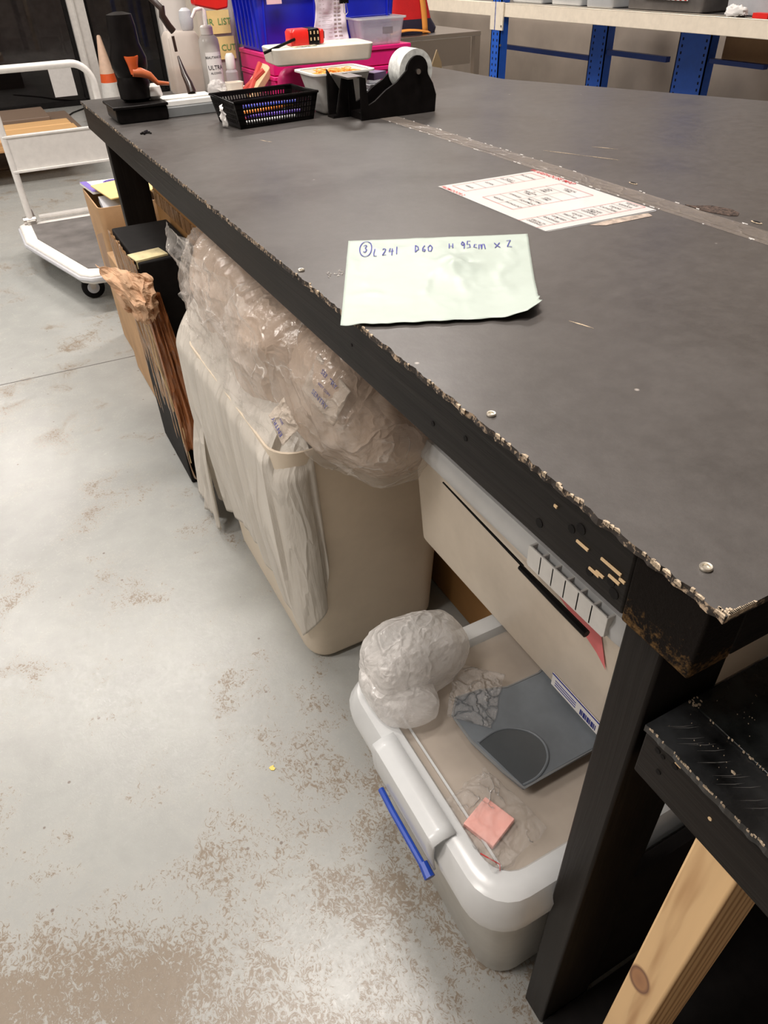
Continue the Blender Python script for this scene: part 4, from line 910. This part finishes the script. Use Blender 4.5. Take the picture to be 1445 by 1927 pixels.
# white tub of rubber bands
wt = thing('white_tub', (.555, 1.76, H), 'white tapered tub holding orange rubber bands behind the tape dispenser', 'tub')
a = B(); tub(a, .553, 1.765, H+.0002, 1.052, .055, .042, .078, .060, .015, .002, foot=.008); a.build('body', 'white_pl', wt)
a = B(); a.loft([rr(.553, 1.765, .078, .060, .015, 1.048), rr(.553, 1.765, .088, .070, .020, 1.050), rr(.553, 1.765, .088, .070, .020, 1.054), rr(.553, 1.765, .076, .058, .015, 1.053)], False, False); a.build('rim', 'white_pl', wt)
a = B(); a.prism([(.505, .985), (.55, .975), (.56, 1.018), (.54, 1.020)], 1.7155, 1.7165); a.build('side_label', 'lgrey', wt, smooth=False)
a = B(); random.seed(6)
for k in range(60):
    c = Vector((.555+random.uniform(-.045, .045), 1.765+random.uniform(-.035, .035), 1.040+random.uniform(-.004, .012))); t = random.uniform(0, PI); tl = random.uniform(-.6, .6); R1 = random.uniform(.010, .017); R2 = R1*random.uniform(.4, .9)
    mt_ = Matrix.Rotation(t, 3, 'Z') @ Matrix.Rotation(tl, 3, 'X'); a.tube([c+mt_ @ Vector((R1*math.cos(i*PI/6), R2*math.sin(i*PI/6), 0)) for i in range(12)], .0012, 5, closed=True)
s_ = a.build('rubber_bands', 'band'); s_['kind'] = 'stuff'; tag(s_, 'tangle of orange rubber bands in the white tub', 'rubber bands')
a = B(); a.loft([rr(.553, 1.765, .046, .033, .012, .975), rr(.553, 1.765, .066, .050, .012, 1.034)]); a.build('tub_filling', 'band', wt)
# cream tray upside on top with tape measure
tx, ty = .580, 1.925
Mx = Matrix.Translation((tx, ty, 0)) @ Matrix.Rotation(-.10, 4, 'Z')
a = B(Mx); a.loft([rr(0, 0, .128, .058, .012, 1.0565), rr(0, 0, .134, .064, .016, 1.060), rr(0, 0, .140, .070, .018, 1.094), rr(0, 0, .137, .067, .016, 1.096)])
tag(a.build('cream_tray', 'cream_pl', bevel=.001), 'cream white shallow plastic tray lying upside down over the white tub', 'tray')
tm = thing('tape_measure', (.545, 1.90, 1.097), 'red and black tape measure lying on the cream tray', 'tape measure')
Mt = Matrix.Translation((.548, 1.925, 1.0965)) @ Matrix.Rotation(-.06, 4, 'Z')
a = B(Mt); a.loft([rr(-.012, 0, .036, .026, .008, .0005), rr(-.012, 0, .038, .028, .010, .006), rr(-.012, 0, .038, .028, .010, .030), rr(-.012, 0, .034, .024, .010, .036)]); a.build('red_body', 'red', tm)
a = B(Mt); a.box(-.002, .030, -.030, .030, .001, .0365); a.build('black_grip', 'black', tm, bevel=.004)
a = B(Mt); a.box(.030, .044, -.026, .026, .001, .034); a.build('red_end', 'red', tm, bevel=.005)
a = B(Mt)
for i in range(3):
    for j in range(2): a.box(.003+i*.010, .006+i*.010, -.031, -.0298, .010+j*.014, .017+j*.014)
a.build('grip_dots', 'woodblk', tm)
a = B(Mt); a.tube([(.044, -.005, .028), (.050, -.005, .026), (.050, -.005, .012), (.044, -.005, .010)], .002, 6); a.build('belt_clip', 'black', tm)
a = B(Mt); a.tube([(-.040, -.029, .016), (-.085, -.033, .004), (-.130, -.037, -.008)], .0036, 8); a.build('strap', 'black', tm)['label'] = 'black wrist strap sticking out'
a = B(); a.box(.490, .555, 1.868, 1.885, 1.0965, 1.0985); tag(a.build('green_card', plain('green_red_card', (.35, .55, .25), .5, var=.8, vs=60)), 'small green and white packet under the tape measure', 'packet')
# rubber stamp
Ms = Matrix.Translation((.455, 2.07, .9605)) @ Matrix.Rotation(-.15, 4, 'Z') @ Matrix.Rotation(.95, 4, 'Y').inverted() @ Matrix.Rotation(-.35, 4, 'X')
stp = thing('rubber_stamp', (.46, 2.09, H), 'pale wooden block with a red rubber cross leaning behind the basket', 'stamp')
Ms = frame((.428, 2.085, .966), (.73, .12, .68), (-.25, .95, .10))
a = B(Ms); a.box(0, .105, -.0, .050, -.020, .0); a.build('wood_block', 'woodblk', stp, bevel=.002)
a = B(Ms); a.tube([(.006, .01, .003), (.10, .045, .003)], .0075, 8); a.tube([(.01, .042, .003), (.085, .012, .003)], .0075, 8); a.build('red_rubber', 'rubred', stp)
a.bm if False else None
# basket with pens
bk = thing('pen_basket', (.35, 1.745, H), 'black perforated plastic basket of pens on the bench top', 'basket')
Q0, Q1, Q2, Q3 = Vector((.246, 1.668)), Vector((.470, 1.688)), Vector((.458, 1.836)), Vector((.234, 1.822))
cQ = (Q0+Q1+Q2+Q3)/4
def bq(i, z):
    q = (Q0, Q1, Q2, Q3)[i % 4]; k = .885+.115*(z/.060); p = cQ+(q-cQ)*k; return Vector((p.x, p.y, H+.0004+z))
def side(b_, i, cols):
    def P(u, z, off=0):
        a0, a1 = bq(i, z), bq(i+1, z); p = a0*(1-u)+a1*u
        nn = (a1-a0).cross(Vector((0, 0, 1))).normalized(); return p+nn*off
    def quad(u0, u1, z0, z1):
        f0 = [P(u0, z0), P(u1, z0), P(u1, z1), P(u0, z1)]; f1 = [P(u0, z0, -.0018), P(u1, z0, -.0018), P(u1, z1, -.0018), P(u0, z1, -.0018)]
        v = b_._v(f0+f1)
        for q in ((0, 1, 2, 3), (7, 6, 5, 4), (0, 4, 5, 1), (1, 5, 6, 2), (2, 6, 7, 3), (3, 7, 4, 0)): b_.f([v[k] for k in q])
    for z0, z1 in ((0, .009), (.0175, .0205), (.029, .032), (.0405, .0435), (.052, .060)): quad(0, 1, z0, z1)
    quad(0, .08, 0, .06); quad(.94, 1, 0, .06)
    for k in range(cols+1):
        u = .08+.86*k/cols; quad(u-.0016/.22*(28/cols), u+.0016/.22*(28/cols), .005, .056)
a = B()
for i, cc in enumerate((26, 15, 26, 15)): side(a, i, cc)
bb0 = [bq(i, .0) for i in range(4)]; bb1 = [bq(i, .002) for i in range(4)]; a.loft([[tuple(p) for p in bb0], [tuple(p) for p in bb1]]); a.build('perforated_body', 'black', bk, smooth=False)
a = B(); a.tube([bq(i, .060) for i in range(4)], .0032, 6, closed=True); a.build('rim', 'black', bk)
tg = B(); tg.slab([(0, 0), (1, 0), (1, 1), (0, 1)], 0, .02)
tg.bm.free(); a = B(frame((.2395, 1.735, H+.004), (-.05, -1, 0), (-.12, 0, 1))); a.grid(lambda u, v: Vector((.030*u, .048*v*(1-.25*abs(u-.5)), .004+.004*n3((u, v, 0), 3)*3)), 8, 8)
tag(a.build('paper_tag', 'paper', solid=.0006), 'small white barcode tag on the left end of the pen basket', 'tag')
pens = [('white', (.8, .8, .8), .02), ('purple', (.12, .05, .45), -.3), ('orange', (.85, .25, .04), .2), ('blue', (.05, .08, .55), -.1), ('red', (.6, .03, .03), .35), ('teal', (.05, .35, .28), -.2), ('yellow', (.8, .6, .05), .1), ('violet', (.30, .10, .60), .0), ('pink', (.8, .3, .4), -.35), ('grey', (.3, .3, .34), .25)]
for k, (nm, c, t) in enumerate(pens):
    px, py, pz = .345+.02*math.sin(k*2.4), 1.705+.0105*k, H+.010+.009*(k % 4)
    r = thing('marker_pen', (px, py, pz), '%s marker pen lying in the black perforated basket' % nm, 'pen', 'pens in the perforated basket')
    d = Vector((math.cos(t*.5), math.sin(t*.5), .02*math.sin(k))); P0 = Vector((px, py, pz))
    a = B(); a.cyl(P0-d*.070, P0+d*.035, .0046, 10); a.build('barrel', plain('pen_'+nm, c, .35), r)
    a = B(); a.cyl(P0+d*.036, P0+d*.068, .0050, 10); a.build('cap', plain('cap_'+nm, tuple(x*.6 for x in c), .35), r)
# tape dispenser
td = thing('tape_dispenser', (.64, 1.635, H), 'heavy black tape dispenser with wide clear roll beside the white tub', 'tape dispenser')
prof = [(.555, .9603), (.752, .9603), (.755, .998), (.745, 1.024), (.731, 1.044)]
prof += [(.700+.030*math.cos(t), 1.056+.030*math.sin(t)) for t in [(-.2+i*.3) for i in range(12)]]
prof += [(.640, 1.034), (.610, 1.020), (.580, 1.000), (.562, .992), (.556, 1.050), (.541, 1.054), (.541, .9603)]
for y0 in (1.592, 1.662):
    a = B(); a.prism(prof, y0, y0+.006); a.build('side_plate', 'black', td, bevel=.001)
a = B(); a.box(.545, .75, 1.598, 1.662, .9603, .975); a.build('base', 'black', td)
a = B(); a.box(.741, .751, 1.598, 1.662, .975, 1.0); a.build('back_plate', 'black', td)
a = B(); a.box(.538, .545, 1.598, 1.668, .975, 1.052); a.bm.free()
a = B(); a.box(.4975, .545, 1.664, 1.70, .9603, .966); a.prism([(.498, .962), (.515, .962), (.530, 1.02), (.500, 1.064)], 1.69, 1.698); a.prism([(.51, .966), (.545, .966), (.545, 1.054), (.530, 1.054)], 1.664, 1.672); a.build('cutter_guard', 'black', td)
a = B(); a.box(.512, .552, 1.60, 1.695, 1.050, 1.054); a.build('cutter_blade', 'steel', td)
a = B(); a.lathe((.700, 1.600, 1.052), [(.031, 0), (.047, 0), (.047, .058), (.031, .058)], 40, axis='y')
bmesh.ops.delete(a.bm, geom=[f for f in a.bm.faces if len(f.verts) > 4], context='FACES')
a.bm.verts.ensure_lookup_table(); nr = 40
vs = a.bm.verts[:]
for i in range(nr): a.f([vs[i], vs[(i+1) % nr], vs[3*nr+(i+1) % nr], vs[3*nr+i]])
a.build('tape_roll', 'tapeface', td)['label'] = 'wide off-white tape roll'
a = B(); a.cyl((.700, 1.586, 1.052), (.700, 1.672, 1.052), .006, 14); a.build('axle', 'steel', td)
a = B(); a.cyl((.700, 1.600, 1.052), (.700, 1.660, 1.052), .029, 24); a.build('hub', 'black', td)
a = B(); 
for k in range(5): a.box(.648+.004*k, .70, 1.74+.012*k, 1.80+.012*k, .9605+.012*k, .9715+.012*k)
st_ = tag(a.build('ink_pads', 'lgrey', bevel=.002), 'low stack of pale flat packets between tape dispenser and magenta boxes', 'packets')
a = B(Matrix.Translation((.655, 1.73, 1.03)) @ Matrix.Rotation(.4, 4, 'Z')); a.box(-.02, .03, -.01, .035, -.004, .012); tag(a.build('purple_packet', plain('dull_purple', (.16, .10, .22), .5)), 'small dull purple packet behind the tape roll', 'packet')
a = B(); a.tube([(.060, 1.80, H+.002), (.050, 1.785, H+.003), (.045, 1.765, H+.002)], .0024, 6); a.tube([(.038, 1.775, H+.002), (.062, 1.782, H+.002)], .002, 6); a.tube([(.062, 1.765, H+.002), (.045, 1.79, H+.002)], .0015, 6)
tag(a.build('dark_scrap', 'black'), 'small dark twisted scrap in front of the black device', 'scrap')

# ================================================================ STEEL STAND, BAG
ss = thing('steel_stand', (1.45, 2.9, 0), 'low stainless steel stand behind the bench carrying the red bag', 'stand')
a = B(); a.box(1.28, 1.675, 2.75, 3.25, .996, 1.012); a.build('top_sheet', 'steel', ss, bevel=.002)
a = B(); a.box(1.28, 1.63, 2.756, 2.76, .90, .994); a.build('front_apron', 'steel', ss)
for (x, y) in ((1.648, 2.752), (1.28, 2.752), (1.648, 3.22), (1.28, 3.22)):
    a = B(); a.box(x, x+.026, y, y+.026, 0, .996); a.build('leg', 'steel', ss)
sbg = thing('tote_bag', (1.40, 2.88, 1.012), 'red and navy bag with orange strap on the steel stand', 'bag')
a = B(); a.loft([rr(1.405, 2.90, .110, .065, .03, 1.0125), rr(1.405, 2.90, .115, .07, .035, 1.03), rr(1.40, 2.90, .100, .06, .035, 1.062)], True, False); a.build('navy_base', 'navy', sbg)
a = B(); a.loft([rr(1.40, 2.90, .100, .06, .035, 1.062), rr(1.395, 2.90, .085, .05, .03, 1.14), rr(1.39, 2.90, .075, .03, .02, 1.25)], False, True); a.build('red_body', 'redfab', sbg)
a = B(); a.grid(lambda u, v: Vector((1.435+.024*u-.02*v+.005*math.sin(v*4), 2.818+.03*v, 1.015+.22*v)), 2, 10); a.grid(lambda u, v: Vector((1.27+.18*v, 2.79+.02*u+.01*math.sin(v*5), 1.016+.004*u+.012*math.sin(v*3))), 2, 12); a.build('strap', 'orange', sbg, solid=.004)['label'] = 'orange strap'
a = B(Matrix.Translation((1.27, 2.45, .0)) @ Matrix.Rotation(.3, 4, 'Z')); a.prism([(-.035, .0), (.045, .0), (.040, .95), (.012, .995), (-.02, .94)], 0, .004); tag(a.build('card_scrap', plain('dull_tan_card', (.34, .25, .14), .7)), 'torn tan card standing behind the tape roll', 'card')

# ================================================================ RACK
rk = thing('shelving_rack', (2.6, 2.5, 0), 'blue and cream steel shelving rack behind the benches', 'rack')
X0 = 2.52
a = B(); a.box(X0, X0+.03, .5, 3.80, .968, 1.032); a.box(X0-.001, X0+.05, .5, 3.80, 1.028, 1.032); bmx = a.build('beam', 'cream', rk, bevel=.002)
a = B(); a.box(X0, X0+.03, 3.86, 6.0, .968, 1.032); a.build('beam', 'cream', rk, bevel=.002)
a = B(); a.box(X0+.03, X0+.60, .5, 6.0, 1.022, 1.030); a.build('shelf_board', 'dkgrey', rk)
a = B(); a.box(X0+.57, X0+.60, .5, 6.0, .968, 1.021); a.build('beam', 'cream', rk)
def post(x, y, w_=.085, parent=rk):
    p_ = B(); p_.box(x-.006, x+.05, y, y+.006, 0, 2.2); p_.box(x-.006, x, y, y+w_, 0, 2.2); p_.box(x-.006, x+.05, y+w_-.006, y+w_, 0, 2.2); o_ = p_.build('upright', 'rackblue', parent, smooth=False)
    h_ = B()
    for k in range(60):
        z_ = .40+.03*k; h_.box(x-.0068, x-.0058, y+.02, y+.028, z_, z_+.012); h_.box(x-.0068, x-.0058, y+w_-.03, y+w_-.022, z_, z_+.012)
    h_.build('slots', 'blackm', o_, smooth=False)
post(X0, 3.79)
a = B(); a.box(X0-.010, X0-.002, 3.765, 3.835, .905, 1.035); a.box(X0-.010, X0-.002, 3.845, 3.885, .905, 1.035); a.build('beam_connector', 'cream', rk)
a = B(); a.cyl((X0-.012, 3.775, .925), (X0-.006, 3.775, .925), .006, 10); a.cyl((X0-.012, 3.775, .835), (X0-.006, 3.775, .835), .006, 10); a.build('bolt', 'steel', rk)
post(X0+.50, 3.46, .13); post(X0+.50, 2.73, .20)
for (y0, y1, z0, z1) in ((3.56, 4.45, .735, .76), (3.00, 3.45, .775, .80), (2.40, 2.72, .795, .815)):
    a = B(); a.box(X0+.50, X0+.53, y0, y1, z0, z1); a.build('brace', plain('dark_rack_blue', (.012, .045, .24), .5), rk)
a = B(); a.box(X0+.56, X0+.58, 2.28, 2.70, .80, .96); tag(a.build('brown_card', plain('brown_panel', (.30, .17, .08), .7)), 'brown card panel hanging below the rack shelf at the right', 'panel')
def shelfbox(y0, y1, x0, x1, z1, mat, name, lab, cat, lip=True):
    r = thing(name, ((x0+x1)/2, (y0+y1)/2, 1.0325), lab, cat)
    a_ = B(); tub(a_, (x0+x1)/2, (y0+y1)/2, 1.0325, z1, (x1-x0)/2-.01, (y1-y0)/2-.01, (x1-x0)/2, (y1-y0)/2, .015, .004, foot=.006); a_.build('body', mat, r)
    a_ = B(); a_.loft([rr((x0+x1)/2, (y0+y1)/2, (x1-x0)/2+.004, (y1-y0)/2+.004, .018, z1), rr((x0+x1)/2, (y0+y1)/2, (x1-x0)/2+.004, (y1-y0)/2+.004, .018, z1+.012)]); a_.build('lid', mat, r)
    return r
shelfbox(3.50, 3.78, 2.56, 2.90, 1.20, 'rim', 'clear_tray', 'clear plastic tray on the rack shelf next to the blue upright', 'tray')
shelfbox(3.19, 3.44, 2.56, 2.90, 1.20, 'rim', 'clear_tray', 'clear plastic tray on the rack shelf, middle of three', 'tray')
shelfbox(2.95, 3.15, 2.545, 2.85, 1.20, 'rim', 'clear_tray', 'clear plastic tray on the rack shelf nearest the black crate', 'tray')
r = shelfbox(2.42, 2.88, 2.56, 2.95, 1.25, 'dkgrey', 'black_crate', 'black crate with red and white striped label on the rack shelf', 'crate')
a = B(); a.box(2.556, 2.559, 2.50, 2.76, 1.075, 1.10); a.build('striped_label', 'paper', r)
a = B()
for k in range(9): yy = 2.505+.028*k; a._v; v_ = a._v([(2.5545, yy, 1.076), (2.5545, yy+.012, 1.076), (2.5545, yy+.020, 1.099), (2.5545, yy+.008, 1.099)]); a.f(v_)
a.build('red_stripes', 'red', r, smooth=False)
shelfbox(2.00, 2.33, 2.58, 2.95, 1.25, 'lgrey', 'grey_crate', 'pale grey crate at the right end of the rack shelf', 'crate')
blob((2.54, 2.22, 1.05), (.02, .05, .02), 51, .012, 'paper', 'crumpled_paper', 'crumpled white paper on the rack shelf edge', 'paper', nu=30, nv=18, zmin=1.0325, sc=30, amp2=.01)
a = B(); a.box(2.525, 2.56, 2.06, 2.13, 1.0325, 1.05); tag(a.build('red_block', 'red'), 'small red item on the rack shelf beside the crumpled paper', 'item')

# ================================================================ LOW BLACK TABLE, bottom right
lo = thing('low_table', (.5, -.2, 0), 'low black table with raw pine legs in the bottom right corner', 'table')
LX, LY, LZ = .018, .0385, .785
def lr(y, s): return .0016*n3((s, y, 0), 60)+.0010*n3((s, y, 0), 170)
tb = B(); ys = [LY-.55*i/200 for i in range(201)]
t1 = tb._v([(LX+lr(y, 1), y, LZ) for y in ys]+[(.90, LY-.55, LZ), (.90, LY, LZ)]); t0 = tb._v([(LX+lr(y, 1), y, LZ-.008) for y in ys]+[(.90, LY-.55, LZ-.008), (.90, LY, LZ-.008)])
n = len(t1); tb.f(t1)
for i in range(n): tb.f([t1[i], t1[(i+1) % n], t0[(i+1) % n], t0[i]])
tb.f(t0[::-1]); tb.build('tabletop', [plain('black_gloss_top', (.016, .017, .018), .26, var=.35, vs=24, bmp=.25, bs=60)], lo, smooth=False)
a = B(); a.box(.0655, .89, LY-.54, LY-.001, LZ, LZ+.0025); a.build('top_sheet', plain('black_gloss_sheet', (.014, .016, .016), .22, var=.3, vs=24, bmp=.25, bs=50), lo, bevel=.001)
a = B(); random.seed(19)
def chipq(x, y, w_, L, z0): a.slab([(x, y), (x+w_*.7, y+L*.1), (x+w_, y+L*.6), (x+w_*.5, y+L), (x-w_*.1, y+L*.7)], z0-.0015, z0+.0006)
for k in range(46):
    y = random.uniform(-.09, LY-.003); chipq(LX+lr(y, 1)-.0006, y, random.uniform(.0003, .0012), random.uniform(.0008, .0032), LZ)
for k in range(22): y = random.uniform(-.06, .034); chipq(.0650+random.uniform(-.0004, .0008), y, random.uniform(.0003, .0011), random.uniform(.0006, .002), LZ+.0025)
for k in range(12): chipq(.0665+random.uniform(-.003, .006), .032+random.uniform(-.004, .005), random.uniform(.0008, .0022), random.uniform(.001, .0028), LZ+.0025)
for k in range(14): chipq(random.uniform(.026, .062), random.uniform(-.03, .03), random.uniform(.0002, .0006), random.uniform(.0003, .0009), LZ)
for k in range(16): chipq(random.uniform(.070, .12), random.uniform(-.02, .03), random.uniform(.0002, .0006), random.uniform(.0003, .0009), LZ+.0025)
chipq(.044, -.029, .0022, .0045, LZ)
a.build('white_chips', 'chip', lo, smooth=False)['label'] = 'white chipped paint specks'; lo.children[-1]['kind'] = 'stuff'
a = B()
for k in range(14):
    y0 = .030-.006*k+random.uniform(-.003, .003); x0 = .024+random.uniform(0, .012); a.slab([(x0, y0), (x0+.012, y0-.007), (x0+.020, y0-.010), (x0+.012, y0-.0066)], LZ, LZ+.0002)
a.build('scratches', plain('pale_scratch', (.16, .155, .15), .5), lo, smooth=False)
a = B(); a.box(.0195, .058, LY-.55, LY-.001, LZ-.067, LZ-.0083); a.build('front_rail', 'bwood', lo, bevel=.002)
a = B(); a.box(.0585, .90, LY-.039, LY-.001, LZ-.067, LZ-.0083); a.build('end_rail', 'bwoodx', lo, bevel=.002)
a = B()
for (yy, zz, r_) in ((.022, .768, .0028), (.016, .767, .0022), (.004, .770, .0030), (.015, .746, .0026)): a.cyl((.0188, yy, zz), (.0197, yy, zz), r_, 10)
a.build('screw_holes', 'blackm', lo)
a = B(); a.cyl((.0188, -.037, .755), (.0197, -.037, .755), .0018, 8); a.box(.0189, .0197, -.001, .005, .7742, .7750); a.build('bare_wood_spots', 'woodblk', lo)
for (x0, y0) in ((.0215, -.074), (.80, -.074), (.0215, -.46), (.80, -.46)):
    a = B(); a.box(x0, x0+.076, y0, y0+.042, .0125, .7178); a.build('leg', 'pine', lo, bevel=.003)['label'] = 'raw pine leg'
a = B(); a.slab([(.022, -.48), (.88, -.48), (.88, .043), (.022, .043)], .0005, .012); a.build('shade_sheet', 'blackm', lo)  # added black sheet, stands in for the dark shade under the low table
# yellow fragment on the floor
a = B(); a.slab([(-.190, .648), (-.185, .645), (-.1805, .648), (-.183, .653), (-.181, .656), (-.187, .657), (-.192, .655)], .0006, .0020)
tag(a.build('leaf_fragment', 'gold', smooth=False), 'tiny yellow fragment on the grey floor left of the floor box', 'fragment')
